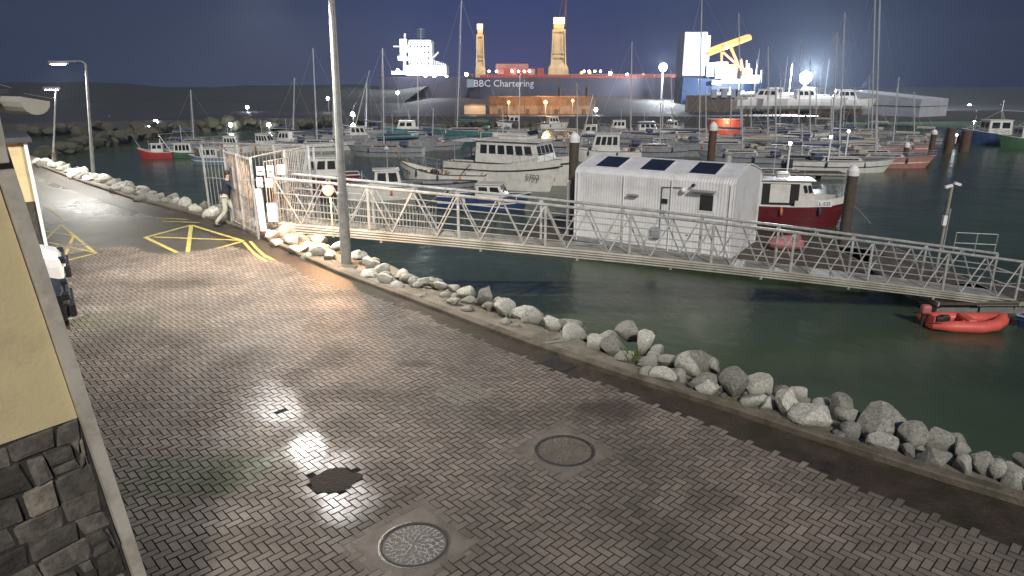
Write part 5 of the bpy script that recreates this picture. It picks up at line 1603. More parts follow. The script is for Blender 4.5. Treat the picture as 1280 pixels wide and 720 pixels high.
t = thing('blue_dinghy', 'small blue dinghy cut off by the right edge beside the red inflatable', 'dinghy', (a.x + .8, a.y + .1, WZ), R(180))
make_hull(t, 2.4, 1.1, .38, 'blue', sheer=.2, rub='grey', deckdrop=.15)
bx(t, 'thwart', M['wood'], (0, 0, .3), (.25, .9, .04))
# rolled pink inflatable on the pontoon
a = G(982, 312, WZ + .5)
t = thing('folded_inflatable', 'deflated dull pink inflatable lying on the pontoon, seen through the gangway', 'inflatable boat', (a.x, a.y, WZ + .5), R(-8))
mb = MB(); mb.lathe([(.02, -.85), (.26, -.75), (.32, -.3), (.30, .3), (.24, .75), (.02, .85)], n=12)
o = mb.build('rolled_tube', M['rubber_pink'], t, smooth=True); o.rotation_euler = (0, R(90), 0); o.location = (0, 0, .28)
mb = MB(); mb.lathe([(.02, -.7), (.2, -.6), (.22, .6), (.02, .7)], n=10); o = mb.build('loose_fold', M['rubber_pink'], t, smooth=True); o.rotation_euler = (0, R(86), R(8)); o.location = (.1, .35, .45)

# ---- yachts
def yacht(px, py, L, hd, hm, mb_px, mt_px, label, cover='sail', deck2='dim', group='sailing yachts in the marina', ang_b=0, group_dress=True):
    loc = G(px, py, WZ); loc = Vector((loc.x, loc.y + L * .12, WZ))
    t = thing('sailing_yacht', label, 'yacht', loc, R(hd), group)
    H = L * .11; rg = make_hull(t, L, L * .3, H, hm, stripe='sail' if hm != 'pink' else 'white', sheer=.25, stern=.7, fine=1.9, deckdrop=.03, rake=.12, rub='grey')
    mbx = MB(); mbx.box((-.02 * L, 0, H + .16), (L * .42, L * .16, .38), taper=.82); c = mbx.build('coachroof', M[deck2], t, bev=.05)
    for s in (-1, 1): MB().box((-.02 * L, s * L * .077, H + .18), (L * .3, .02, .13)).build('window', M['glass'], c)
    mi = Matrix.Rotation(-R(hd), 4, 'Z')
    b_ = mi @ (P(mb_px[0], mb_px[1], loc.y) - loc); tp = mi @ (P(mt_px[0], mt_px[1], loc.y) - loc)
    # keep mast foot on the hull
    b0 = Vector((max(-L * .3, min(L * .35, b_.x)), max(-.1, min(.1, b_.y)), H + .2)); tp = Vector((tp.x + (b0.x - b_.x) * 0, 0 + b0.y, tp.z))
    MB().tube(b0, tp, .085, 8, .055).build('mast', M['mast'], t)
    d = tp - b0
    mbx = MB()
    for f in (.45, .72):
        q = b0 + d * f; mbx.tube(q - Vector((0, L * .06, 0)), q + Vector((0, L * .06, 0)), .022, 4)
    mbx.build('spreaders', M['mast'], t)
    mbx = MB(); bow = Vector((L * .49, 0, H * 1.25)); st_ = Vector((-L * .48, 0, H))
    for e in (bow, st_): mbx.tube(tp, e, .009, 3)
    for s in (-1, 1):
        q = b0 + d * .72 + Vector((0, s * L * .06, 0)); mbx.tube(tp, q, .008, 3); mbx.tube(q, (b0.x, s * L * .13, H), .008, 3)
    mbx.build('rigging', M['mast'], t)
    bm_ = b0 + Vector((0, 0, 1.1)); e = bm_ + Vector((-L * .36, math.sin(ang_b) * L * .3, .05))
    MB().tube(bm_, e, .05, 6).build('boom', M['mast'], t)
    MB().tube(bm_ + Vector((-.1, 0, .14)), e + Vector((0, 0, .10)), .16, 8, .09).build('sail_cover', M[cover], t)
    bx(t, 'spray_hood', M[cover], (-L * .25, 0, H + .42), (.9, L * .15, .5), bev=.16)
    rails(t, rg, 12, 16, .5, 2)
    for pts_ in sheer_pts(rg):
        mbx = MB(); mbx.path([p + Vector((0, 0, .5)) for p in pts_[:13]], .009, 3)
        for p in pts_[:13:3]: mbx.tube(p, p + Vector((0, 0, .5)), .014, 4)
        mbx.build('lifelines', M['galv'], t)
    if group_dress: dress(t, rg, int(px), 2, False)
    return t


yacht(1112, 210, 9.2, -14, 'pink', (1098, 172), (1103, -30), 'pinkish red hulled yacht at the right end of the marina, rusty mast', 'sailc')
yacht(1058, 216, 9.5, -9, 'white', (1048, 203), (1057, 15), 'long white yacht with cream bands just behind the white-capped pile', 'sail')
yacht(1085, 196, 9.5, -12, 'pink', (1092, 162), (1096, -30), 'yacht with dull red topsides and cream boom cover behind the pinkish one', 'sailc', ang_b=.1)
yacht(1030, 203, 9, 174, 'grey', (1043, 160), (1047, 40), 'grey yacht moored left of the white yacht with a thin leaning mast', 'sail')
yacht(905, 196, 13, -5, 'grey', (874, 178), (878, -10), 'very long grey yacht behind the shed with the tallest centre mast', 'sail')
yacht(948, 186, 9.5, -6, 'pink', (927, 170), (924, 16), 'brownish hulled yacht behind the long grey yacht, single thin mast', 'sail')
yacht(985, 187, 9, 175, 'grey', (961, 165), (961, 58), 'dark yacht left of the bright bollard, slim mast against the floodlight', 'sail')
yacht(1002, 176, 9, -4, 'white', (1000, 150), (1001, 48), 'white yacht directly below the bright yard floodlight', 'sail')
yacht(580, 176, 13, 172, 'teal', (571, 150), (577, 0), 'long teal hulled yacht behind the catamaran', 'teal')
yacht(480, 196, 9, 176, 'grey', (478, 146), (478, 60), 'grey yacht left of the teal one with upright mast', 'sail')
yacht(398, 189, 9, 10, 'white', (396, 170), (391, 60), 'white yacht behind the lamp pole with a tall thin mast', 'sail')
yacht(790, 178, 10.5, 178, 'grey', (790, 130), (790, 52), 'dark yacht before the big ship, one thin upright mast', 'sail')
yacht(242, 185, 7, 8, 'grey', (241, 166), (238, 112), 'small grey yacht behind the blue fishing boat with a thin mast', 'sail')
yacht(1000, 196, 8.5, -8, 'grey', (1014, 168), (1013, 75), 'grey yacht with white boom between the bright bollard and the lit bollard', 'sail')
yacht(1125, 190, 8.0, 170, 'pink', (1118, 165), (1124, 96), 'small reddish boat with short mast behind the rightmost yacht', 'sailc')
yacht(430, 176, 8.0, 12, 'grey', (440, 136), (462, 88), 'grey yacht with a strongly raked spar right of the lamp pole', 'sail')
yacht(700, 196, 8.0, 168, 'grey', (742, 170), (742, 118), 'dark low yacht half hidden behind the catamaran bow', 'sail')
yacht(860, 176, 9.0, 4, 'grey', (842, 160), (838, 88), 'dark yacht in shadow below the blue ship', 'sail')

for (px, py, L, hd, hm, lab) in ((880, 172, 8, 170, 'white', 'pale yacht under the blue ship, left of the red store'), (915, 182, 8, -10, 'grey', 'grey yacht just before the red store'), (968, 199, 8.5, -6, 'white', 'white decked yacht moored close behind the shed roof'),
                             (1040, 186, 8, 172, 'grey', 'grey yacht among the crowded masts left of the twin tall masts'), (1066, 182, 8, -8, 'white', 'white yacht among the crowded masts right of the thin leaning mast'), (1022, 166, 8, 175, 'white', 'yacht in the farthest row right of the yard floodlight'),
                             (975, 168, 8, -10, 'grey', 'yacht in the farthest row left of the yard floodlight'), (1052, 170, 8, 5, 'grey', 'small yacht in the farthest row below the warehouse end'), (1085, 172, 8, 178, 'white', 'yacht in the farthest row below the middle of the warehouse'),
                             (940, 169, 7.5, 172, 'white', 'yacht in the farthest row right of the red store'), (540, 188, 8.5, 6, 'grey', 'grey yacht hull under the teal yacht, left of the catamaran roof'), (455, 170, 7.5, 174, 'white', 'small pale yacht in the far row above the white cabin boat'),
                             (650, 172, 8, -5, 'grey', 'grey yacht behind the catamaran flybridge'), (830, 186, 8.5, 176, 'grey', 'dark yacht just above the shed roof ridge'), (365, 180, 7, 8, 'white', 'small yacht seen through the right bars of the cage'),
                             (822, 196, 9.5, -8, 'grey', 'dark yacht with its bow just behind the white-framed wheelhouse boat'), (1000, 211, 8.5, -8, 'grey', 'dark grey yacht directly behind the red fishing boat'), (1098, 202, 8, -12, 'grey', 'grey yacht squeezed between the two reddish hulls'),
                             (925, 203, 9, 176, 'grey', 'dull grey yacht right behind the shed chimney cowl'), (880, 187, 9, -6, 'white', 'dimly lit white yacht left of the dark rusty pile'), (1145, 180, 7, 170, 'grey', 'small grey yacht in the far row left of the rusty dark pile'),
                             (520, 178, 8, 176, 'grey', 'grey yacht hull left of the long teal yacht'), (415, 184, 7.5, 4, 'grey', 'low grey yacht just right of the tall lamp pole top boats'), (720, 186, 8.5, 6, 'grey', 'dark yacht left of the white-framed wheelhouse boat')):
    rk = random.Random(px); m0 = (px + rk.uniform(-3, 3), py - 12)
    yacht(px, py, L, hd, 'dim' if hm == 'white' else hm, m0, (m0[0] + rk.uniform(-1, 2), py - rk.uniform(52, 92)), lab, 'sail' if rk.random() < .6 else 'sailc')

# boats laid up in the floodlit yard on the right
yard = [(945, 118, 0), (968, 116, 1), (990, 113, 0), (1012, 116, 1), (1034, 119, 0), (1055, 122, 1), (958, 128, 1), (984, 130, 0), (1008, 132, 1), (1036, 134, 0), (905, 112, 1), (925, 110, 0), (1075, 128, 1), (948, 139, 0), (1020, 143, 1)]
proto = None
for k, (px, py, ty) in enumerate(yard):
    g = G(px, min(147, py + 22), LZ); rs3 = random.Random(k)
    lab = 'white yacht on stands in the floodlit boatyard' if ty == 0 else 'white motor cruiser laid up in the floodlit boatyard'
    t = thing('laid_up_yacht' if ty == 0 else 'laid_up_cruiser', lab, 'boat', (g.x, g.y + 4, LZ), R(rs3.choice([0, 180, 20, -25, 160])), 'yachts on stands in the yard' if ty == 0 else 'cruisers laid up in the yard')
    hl = rs3.uniform(7.5, 10)
    sub = thing('hull_group', None, None)
    bpy.data.objects.remove(sub)
    rg = hull_rings(hl, hl * .3, hl * .13, D=1.0, sheer=.25); rg = [[(x, y, z + 2.0) for x, y, z in r] for r in rg]
    mb = MB(); mb.loft(rg, closed=False, caps=False); mb.add([Vector(p) for p in rg[0]], [tuple(range(9))]); mb.build('hull', M['shipwhite'], t)
    mb = MB(); mb.loft([[r[0], r[-1]] for r in rg], closed=False, caps=False); mb.build('deck', M['white'], t)
    mb = MB()
    for x in (-hl * .25, hl * .2):
        for s in (-1, 1): mb.tube((x, s * hl * .12, 2), (x, s * hl * .2, 0), .06, 4)
    mb.box((0, 0, .7), (hl * .5, .4, .6)); mb.build('cradle', M['rust'], t)
    if ty: cabin(t, -hl * .3, hl * .12, hl * .24, 2 + hl * .12, 1.7, m='shipwhite', nw=3, wf=2, sf=.7, win=(.45, .85))
    else:
        bx(t, 'coachroof', M['shipwhite'], (0, 0, 2 + hl * .15), (hl * .4, hl * .15, .6), bev=.1)
        mastp(t, hl * .05, 0, 2 + hl * .15, rs3.uniform(6, 9), .09)

# ================================================================== SHIPS AND THE FAR QUAY
def far_lamp(px, py, Y, label, h=None, warm=False, group=None, size=.35, power=0):
    a = P(px, py, Y); base = LZ if Y > 128 else WZ
    t = thing('lamp_post', label, 'lamp', (a.x, a.y, base), 0, group); h = a.z - base
    MB().tube((0, 0, 0), (0, 0, max(.3, h - .1)), .09 * size / .35, 6).build('pole', M['grey'], t)
    MB().ball((0, 0, h), size, 8, 6).build('lamp_globe', M['e_warm'] if warm else M['e_flood'], t, smooth=True)
    if power:
        l = bpy.data.lights.new('far', 'POINT'); l.energy = power; l.color = (1, .6, .32) if warm else (.88, .94, 1); l.shadow_soft_size = .6
        o = bpy.data.objects.new('far_lamp_light', l); C.objects.link(o); o.parent = t; o.location = (0, -size * 2, h + size)


for (px, py, Y, lab) in ((195, 152, 118, 'white lamp above the red trawler, higher of the close pair'), (188, 158, 116, 'small lamp just left of and below its brighter twin'), (288, 156, 118, 'lamp on the far shore behind the blue fishing boat'),
                         (309, 134, 150, 'higher lamp on the far shore above the cage'), (336, 156, 120, 'oval white lamp above the cage roof on the far shore'), (410, 123, 150, 'lamp showing at the left edge of the tall lamp pole'),
                         (441, 143, 110, 'bright lamp right of the tall lamp pole, upper of two'), (441, 157, 106, 'bright lamp right of the tall lamp pole, lower of two'), (497, 116, 160, 'lone white lamp below the left end of the white ship superstructure'),
                         (137, 150, 130, 'faint lamp on the left horizon'), (840, 131, 150, 'lamp in front of the blue ship stern'), (745, 137, 136, 'white lamp left of the thin mast on the quay'), (1218, 153, 150, 'tiny lamp among the brown piles on the right')):
    far_lamp(px, py, Y, lab, size=.32 if px != 137 else .15)
far_lamp(829, 84, 240, 'brilliant white floodlight on the far quay between the big ship and the blue ship', size=1.3, power=45000)
far_lamp(1007, 97, 175, 'blinding yard floodlight over the laid-up yachts', size=1.5, power=220000)
far_lamp(1212, 132, 190, 'slim lamp standard on the right skyline, left of the trawler', size=.4)
far_lamp(1250, 138, 190, 'slim lamp standard on the right skyline above the trawler', size=.4)
far_lamp(636, 128, 136, 'orange sodium lamp on the quay below the big ship, left one', warm=True, size=.28, power=900)
far_lamp(682, 128, 136, 'orange sodium lamp on the quay below the big ship, middle one', warm=True, size=.4, power=1700)
far_lamp(716, 126, 136, 'orange sodium lamp on the quay below the big ship, right one', warm=True, size=.28, power=900)
for (px, py, w) in ((763, 92, 0), (784, 94, 0), (804, 94, 1), (818, 96, 0), (532, 94, 0), (543, 94, 0), (558, 94, 0), (583, 93, 0), (727, 91, 1), (737, 91, 1), (860, 120, 0)):
    far_lamp(px, py, 330, 'small quayside lamp twinkling on the skyline behind the big ship', warm=bool(w), group='skyline lamps behind the ship', size=.8)

# cargo ship
YS = 262
sx = lambda px: P(px, 100, YS).x
zz = lambda py: P(640, py, YS).z
t = thing('cargo_ship', 'long dark cargo ship with yellow deck cranes and a dazzling white accommodation block', 'ship', (sx(672), YS, WZ))
def W(px, py, dy=0): return P(px, py, YS + dy) - Vector((sx(672), YS, WZ))
hx0, hx1 = W(588, 100).x, W(852, 100).x
zt_ = W(640, 97).z
mb = MB(); rows = []
for k in range(21):
    u = k / 20; x = hx0 + (hx1 - hx0) * u; hw = 9.5 * (1 - max(0, (u - .86) / .14) ** 2 * .9) * (1 - max(0, (.1 - u) / .1) ** 2 * .25); fl = 1 - .18 * max(0, (u - .8) / .2)
    zt2 = zt_ + (1.4 * max(0, (u - .9) / .1))
    rows.append([(x, -hw, zt2), (x, -hw * fl, 3), (x, -hw * fl * .95, -1), (x, hw * fl * .95, -1), (x, hw * fl, 3), (x, hw, zt2)])
mb.loft(rows); mb.build('hull', M['navyhull'], t)
bx(t, 'boot_topping', M['rust'], ((hx0 + hx1) / 2 - 2, -9.56, 1.2), ((hx1 - hx0) * .82, .1, 2.2))
a, b_ = W(628, 104), W(628, 109); text_part(t, 'company_name', 'BBC Chartering', 3.3, (W(630, 104.5).x, -9.62, W(627, 104.5).z), (R(90), 0, 0), M['shipletter'], .1)
mb = MB(); mb.box((W(590, 104).x, -9.6, W(590, 104).z), (2.6, .08, 2.8)); mb.build('emblem', M['hazegrey'], t)
mb = MB(); mb.box(((hx0 + hx1) / 2, 0, zt_ + .4), ((hx1 - hx0) * .9, 14, .9)); mb.build('hatch_covers', M['container'], t)
mb = MB(); rs4 = random.Random(8)
for s in (-9, 9):
    mb.tube((hx0, s, zt_ + 1.1), (hx1, s, zt_ + 1.1), .08, 4)
    for k in range(60): x = hx0 + (hx1 - hx0) * k / 59; mb.tube((x, s, zt_), (x, s, zt_ + 1.1), .06, 4)
mb.build('deck_rail', M['pink'], t)
for k, px in enumerate((626, 634, 641, 655, 664, 675)):
    o = W(px, 92); bx(t, 'deck_cargo', M['container' if k % 2 else 'pink'], (o.x, -2, zt_ + 1.9), (2.4, 5, 1.8 + .5 * (k % 3)), bev=.05)
bx(t, 'deck_house', M['pink'], (W(640, 88).x, 2, zt_ + 3.0), (12, 6, 3.6), bev=.1)
for px in (640, 648, 655, 661, 612, 621, 728, 734, 741, 748): o = W(px, 91.5); MB().ball((o.x, -6, o.z + .6), .42, 6, 5).build('deck_lamp', M['e_deck'], t)
# crane towers
def crane_tower(pc, top, wpx, ly, lamp_y):
    c = W(pc, 97); tz = W(pc, top).z; w = wpx * YS / F
    mb = MB(); rows = []
    for f, ww in ((0, 1.5), (.20, 1.45), (.30, 1.0), (.34, .8), (.8, .72), (.88, .8), (1, .85)):
        z = c.z - 1 + (tz - c.z + 1) * f; h = w / 2 * ww; d = 2.2 * ww
        rows.append([(c.x - h, -d, z), (c.x + h, -d, z), (c.x + h, d, z), (c.x - h, d, z)])
    mb.loft(rows); ct = mb.build('crane_tower', M['yellow'], t, bev=.08)
    mb = MB()
    for s in (-1, 1):
        zz1 = c.z + (tz - c.z) * .34; zz2 = c.z + (tz - c.z) * .80
        mb.tube((c.x + s * w * .55, -2.6, c.z - .5), (c.x + s * w * .50, -2.6, zz1), .35, 6); mb.tube((c.x + s * w * .50, -2.6, zz1), (c.x + s * w * .42, -2.6, zz2), .28, 6)
    for f in (.34, .42, .78): mb.tube((c.x - w * .5, -2.6, c.z + (tz - c.z) * f), (c.x + w * .5, -2.6, c.z + (tz - c.z) * f), .22, 6)
    mb.build('tower_frame', M['yellow'], ct)
    for s in (-1, 1): MB().box((c.x + s * w * .22, -2.4, tz - (tz - c.z) * .06), (w * .34, .5, (tz - c.z) * .09)).build('tower_floodlight', M['e_towerlight'], ct)
    if wpx > 10:
        j = MB(); j.tube((c.x + w * .45, 0, tz - 3), (c.x + w * .5, 0, c.z + (tz - c.z) * 1.6), .5, 4, .25); j.tube((c.x, 0, tz), (c.x + w * .5, 0, c.z + (tz - c.z) * 1.55), .12, 4); j.build('jib', M['rust'], ct)
    l = bpy.data.lights.new('tower', 'POINT'); l.energy = 1500; l.color = (1, .62, .30); l.shadow_soft_size = 1.0
    o = bpy.data.objects.new('tower_light', l); C.objects.link(o); o.parent = t; o.location = (c.x, -7, tz - 1)


M['e_towerlight'] = emit('tower_floodlight', (1, .88, .66), 3)
crane_tower(601, 30, 8, 0, 0); crane_tower(697, 22, 16, 0, 0)
# white accommodation block on a second ship, left
t = thing('survey_ship', 'brilliantly lit white ship with stepped superstructure left of the dark cargo ship', 'ship', (sx(530), YS + 14, WZ))
YS2 = YS + 14
def W2(px, py): return P(px, py, YS2) - Vector((sx(530), YS2, WZ))
def blk(nm, x0, y0, x1, y1, m, dy=0, dp=8, par=None, bev=.15):
    a, b_ = W2(x0, y0), W2(x1, y1); return bx(par or t, nm, M[m], ((a.x + b_.x) / 2, dy, (a.z + b_.z) / 2), (abs(b_.x - a.x), dp, abs(a.z - b_.z)), bev=bev)
mb = MB(); a, b_ = W2(486, 96), W2(615, 96); mb.loft([[(x, -w, a.z), (x, -w * .8, -1), (x, w * .8, -1), (x, w, a.z)] for x, w in ((a.x - 4, .5), (a.x + 4, 4), (a.x + 12, 6), (b_.x, 6))]); mb.build('hull', M['navyhull'], t)
c = blk('superstructure', 512, 54, 542, 85, 'shipwhite'); c2 = blk('lower_deckhouse', 510, 82, 560, 95, 'shipwhite', dp=10); blk('bridge_wing', 514, 51, 541, 55, 'shipwhite', -1, 11)
for r_ in range(4):
    for k in range(6):
        a = W2(515 + k * 4.4, 59 + r_ * 7); MB().box((a.x, -4.03, a.z), (.8, .06, .75)).build('window', M['glass'], c)
blk('funnel', 500, 49, 510, 66, 'shipwhite', 0, 4); blk('foremast_platform', 498, 70, 510, 76, 'shipwhite', 0, 4)
mb = MB(); a, b_ = W2(506, 95), W2(506, 42); mb.tube((a.x, 0, a.z), (b_.x, 0, b_.z), .7, 6, .4); a, b_ = W2(492, 58), W2(520, 58); mb.tube((a.x, 0, a.z), (b_.x, 0, b_.z), .3, 5); a, b_ = W2(491, 91), W2(515, 91); mb.box(((a.x + b_.x) / 2, 0, a.z), (b_.x - a.x, 6, 1.2)); mb.build('foremast', M['shipwhite'], t)
mb = MB()
for y_ in (37, 40, 43, 46): a, b_ = W2(521, y_), W2(531, y_); mb.tube((a.x, 0, a.z), (b_.x, 0, b_.z), .12, 4)
a, b_ = W2(526, 53), W2(526, 35); mb.tube((a.x, 0, a.z), (b_.x, 0, b_.z), .25, 5); mb.build('radar_mast', M['grey'], t)
mb = MB()
for k in range(7): a, b_ = W2(542 + k * 2.6, 75 + k * .8), W2(542 + k * 2.6, 82); mb.tube((a.x, -3, a.z), (b_.x, -3, b_.z), .2, 4)
a, b_ = W2(542, 73), W2(549, 66); mb.tube((a.x, -3, a.z), (b_.x, -3, b_.z), .3, 4); mb.build('davits', M['shipwhite'], t)
for (px, py) in ((505, 68), (516, 66), (528, 66), (520, 90), (540, 90), (500, 88)):
    a = W2(px, py); MB().ball((a.x, -5.2, a.z), .5, 6, 5).build('deck_floodlight', M['e_flood'], t)
for (px, py, en) in ((520, 70, 14000), (505, 80, 5000), (550, 88, 1500)):
    a = W2(px, py); l = bpy.data.lights.new('acc', 'POINT'); l.energy = en; l.color = (.9, .95, 1); l.shadow_soft_size = 1
    o = bpy.data.objects.new('deck_light', l); C.objects.link(o); o.parent = t; o.location = (a.x, -13, a.z)
# quay wall building behind lit apron: long low transit shed
t = thing('transit_shed', 'low dark shed along the quay left of the cargo ship', 'shed', (P(560, 100, 300).x, 300, LZ))
bx(t, 'wall', M['steel_shed'], (0, 0, 3), (46, 10, 6)); bx(t, 'roof', M['slate'], (0, 0, 6.3), (47, 11, .6))
M['canopywall'] = mat('weathered_boards', (.30, .21, .14), .8, 0, .6, .5, dirt=(.06, .045, .035), dscale=.5, damt=.9)
# lit canopy shed on the quay edge, sodium lamps before it
a, b_ = P(612, 121, 140), P(742, 121, 140)
t = thing('quay_canopy', 'low quayside canopy glowing orange under sodium lamps below the dark cargo ship', 'shed', ((a.x + b_.x) / 2, 140, LZ)); wq = b_.x - a.x
bx(t, 'wall', M['canopywall'], (0, 0, (a.z - LZ) / 2), (wq, .3, a.z - LZ)); bx(t, 'roof', M['rust'], (0, -1, a.z - LZ + .1), (wq + 1, 3.6, .2))
for k in range(7): MB().tube((-wq / 2 + wq * k / 6, -2.6, 0), (-wq / 2 + wq * k / 6, -2.6, a.z - LZ), .09, 6).build('canopy_post', M['rust'], t)
for k in range(4): bx(t, 'buttress', M['rust'], (-wq * .4 + wq * .27 * k, -.3, .5), (.5, .5, 1.0))
# posts on the apron
for px, lab in ((699, 'thick dark post on the orange-lit apron, left'), (733, 'dark post at the right end of the orange-lit apron'), (628, 'thin post on the orange-lit apron by the left lamp')):
    a = G(px, 140, LZ); o = MB().tube((0, 0, 0), (0, 0, 5.0 if px != 628 else 4), .35 if px != 628 else .2, 8).build('quay_post', M['rust'], None, loc=(a.x, a.y, LZ)); tag(o, lab, 'post')
# blue and white workship with crane
YB = 205
ox = P(895, 100, YB).x
t = thing('blue_workship', 'blue hulled ship with tall blank grey-white block and a floodlit orange crane', 'ship', (ox, YB, WZ))
def W3(px, py, dy=0): return P(px, py, YB + dy) - Vector((ox, YB, WZ))
def blk3(nm, x0, y0, x1, y1, m, dy=0, dp=8, par=None, bev=.08):
    a, b_ = W3(x0, y0), W3(x1, y1); return bx(par or t, nm, M[m], ((a.x + b_.x) / 2, dy, (a.z + b_.z) / 2), (abs(b_.x - a.x), dp, abs(a.z - b_.z)), bev=bev)
mb = MB(); a, b_ = W3(849, 96), W3(948, 104); mb.loft([[(x, -w, z), (x, -w * .85, -1), (x, w * .85, -1), (x, w, z)] for x, w, z in ((a.x, 5, a.z), (a.x + 8, 6, a.z - .6), (b_.x - 6, 6, b_.z), (b_.x, 3, b_.z + .5))]); mb.build('hull', M['shipblue'], t)
s3 = blk3('tall_block', 852, 41, 876, 95, 'hazegrey', 0, 8); blk3('block_side', 876, 45, 881, 95, 'hazegrey', .4, 7); blk3('lower_block', 878, 82, 890, 96, 'hazegrey', -.5, 8); blk3('white_house', 889, 78, 902, 98, 'shipwhite', -1, 8)
a = W3(866, 49); bx(s3, 'emblem', M['grey'], (a.x, -4.05, a.z), (.9, .06, .6))
blk3('red_container', 903, 84, 917, 98, 'container', -1, 4)
mb = MB()
for (p, q, r_) in (((880, 68), (934, 47), .75), ((880, 63), (930, 45), .3)):
    a, b_ = W3(*p), W3(*q); mb.tube((a.x, -3, a.z), (b_.x, -3, b_.z), r_, 4)
a, b_ = W3(926, 50), W3(934, 46); mb.tube((a.x, -3, a.z), (b_.x, -3, b_.z), .3, 4); mb.build('crane_jib', M['orange'], t)
mb = MB()
for (p, q) in (((898, 66), (898, 98)), ((900, 66), (918, 82)), ((908, 58), (922, 88)), ((900, 82), (920, 82)), ((910, 60), (918, 80)), ((922, 75), (926, 98))):
    a, b_ = W3(*p), W3(*q); mb.tube((a.x, -3, a.z), (b_.x, -3, b_.z), .3, 5)
mb.build('crane_frame', M['orange'], t)
blk3('deck_load', 893, 99, 924, 104, 'shipwhite', -6, 3); blk3('deck_boat', 881, 101, 892, 106, 'shipwhite', -6, 3)
blk3('wheelhouse', 926, 94, 940, 104, 'shipwhite', -3, 6)
for k, (px, top) in enumerate(((929, 76), (932, 80), (935, 86), (947, 88))): a, b_ = W3(px, 104), W3(px, top); MB().tube((a.x, -3, a.z), (b_.x, -3, b_.z), .18, 5).build('aerial', M['shipwhite'], t)
for (px, py, en, cl, m) in ((902, 60, 3000, (1, .75, .45), 'e_deck'), (926, 88, 2500, (1, .9, .7), 'e_deck'), (905, 96, 3000, (.9, .95, 1), 'e_flood')):
    a = W3(px, py); MB().ball((a.x, -4.4, a.z), .55, 8, 6).build('floodlight', M[m], t)
    l = bpy.data.lights.new('w', 'POINT'); l.energy = en; l.color = cl; l.shadow_soft_size = .6; o = bpy.data.objects.new('crane_light', l); C.objects.link(o); o.parent = t; o.location = (a.x, -8.5, a.z)
# dark quay stacks in front of it, ship fenders
t = thing('quay_dolphin', 'dark timber-faced dolphin below the blue ship with pale fenders', 'dolphin', (P(905, 130, 150).x, 150, LZ))
bx(t, 'frame', M['wood'], (0, 0, 1.2), (16, 2, 4.4), bev=.05)
for px in (892, 905, 918, 922): a = P(px, 117, 148.8) - Vector((P(905, 130, 150).x, 150, LZ)); bx(t, 'fender', M['hazegrey'], (a.x, -1.3, a.z), (1.2, .5, 1.7), bev=.1)
# wall-lit lean-to in red: small rust-red store on the walkway
a = P(905, 157, 104)
t = thing('red_store', 'low rust-red lit store behind the dark pile', 'shed', (a.x, a.y, WZ + .5)); h = a.z - WZ - .5 + .9
bx(t, 'wall', M['container'], (0, 0, h / 2), (4.6, 2.4, h)); bx(t, 'roof', M['pink'], (0, 0, h + .05), (5.0, 2.8, .1)); MB().ball((0, -1.4, h - .4), .14, 6, 5).build('lamp', M['e_warm'], t)
l = bpy.data.lights.new('st', 'POINT'); l.energy = 250; l.color = (1, .6, .32); o = bpy.data.objects.new('store_light', l); C.objects.link(o); o.parent = t; o.location = (0, -2, h - .3)
# orange-lit kiosk and pontoon pier by teal yacht
a = P(594, 147, 140); t = thing('quay_kiosk', 'small orange-lit hut at the edge of the quay behind the teal yacht', 'hut', (a.x, a.y, LZ))
bx(t, 'wall', M['sailc'], (0, 0, .9), (4.2, 2, 1.8)); bx(t, 'roof', M['rust'], (0, 0, 1.9), (4.8, 2.6, .18))
l = bpy.data.lights.new('k', 'POINT'); l.energy = 300; l.color = (1, .6, .32); o = bpy.data.objects.new('kiosk_light', l); C.objects.link(o); o.parent = t; o.location = (0, -3, 2.2)
# grey warehouse on the right
wa, wb = P(1052, 113, 142), P(1152, 124, 128)
d = wb - wa; wl = math.hypot(d.x, d.y)
t = thing('warehouse', 'long pale grey sheeted warehouse behind the yacht masts on the right', 'warehouse', (wa.x, wa.y, LZ), math.atan2(d.y, d.x))
for nm, z0, z1 in (('upper_wall', 1.9, None), ('lower_wall', 0, 1.78)):
    za = (wa.z - LZ) if z1 is None else z1; zb2 = (wb.z - LZ) if z1 is None else z1
    mb = MB(); mb.add([(0, 0, z0), (wl, 0, z0), (wl, 0, zb2), (0, 0, za), (0, 9, z0), (wl, 9, z0), (wl, 9, zb2), (0, 9, za)], [(0, 1, 2, 3), (7, 6, 5, 4), (1, 5, 6, 2), (4, 0, 3, 7), (3, 2, 6, 7), (0, 4, 5, 1)]); mb.build(nm, M['steel_shed'], t)
bx(t, 'gutter_line', M['dark'], (wl / 2, -.02, 1.84), (wl, .1, .12))
MB().tube((wl * .42, -.06, 2.6), (wl * .42, .1, 2.6), .35, 14).build('round_sign', M['signred'], t)
l = bpy.data.lights.new('wh', 'POINT'); l.energy = 1600; l.color = (.9, .93, 1); o = bpy.data.objects.new('warehouse_light', l); C.objects.link(o); o.parent = t; o.location = (wl / 2, -16, 9)
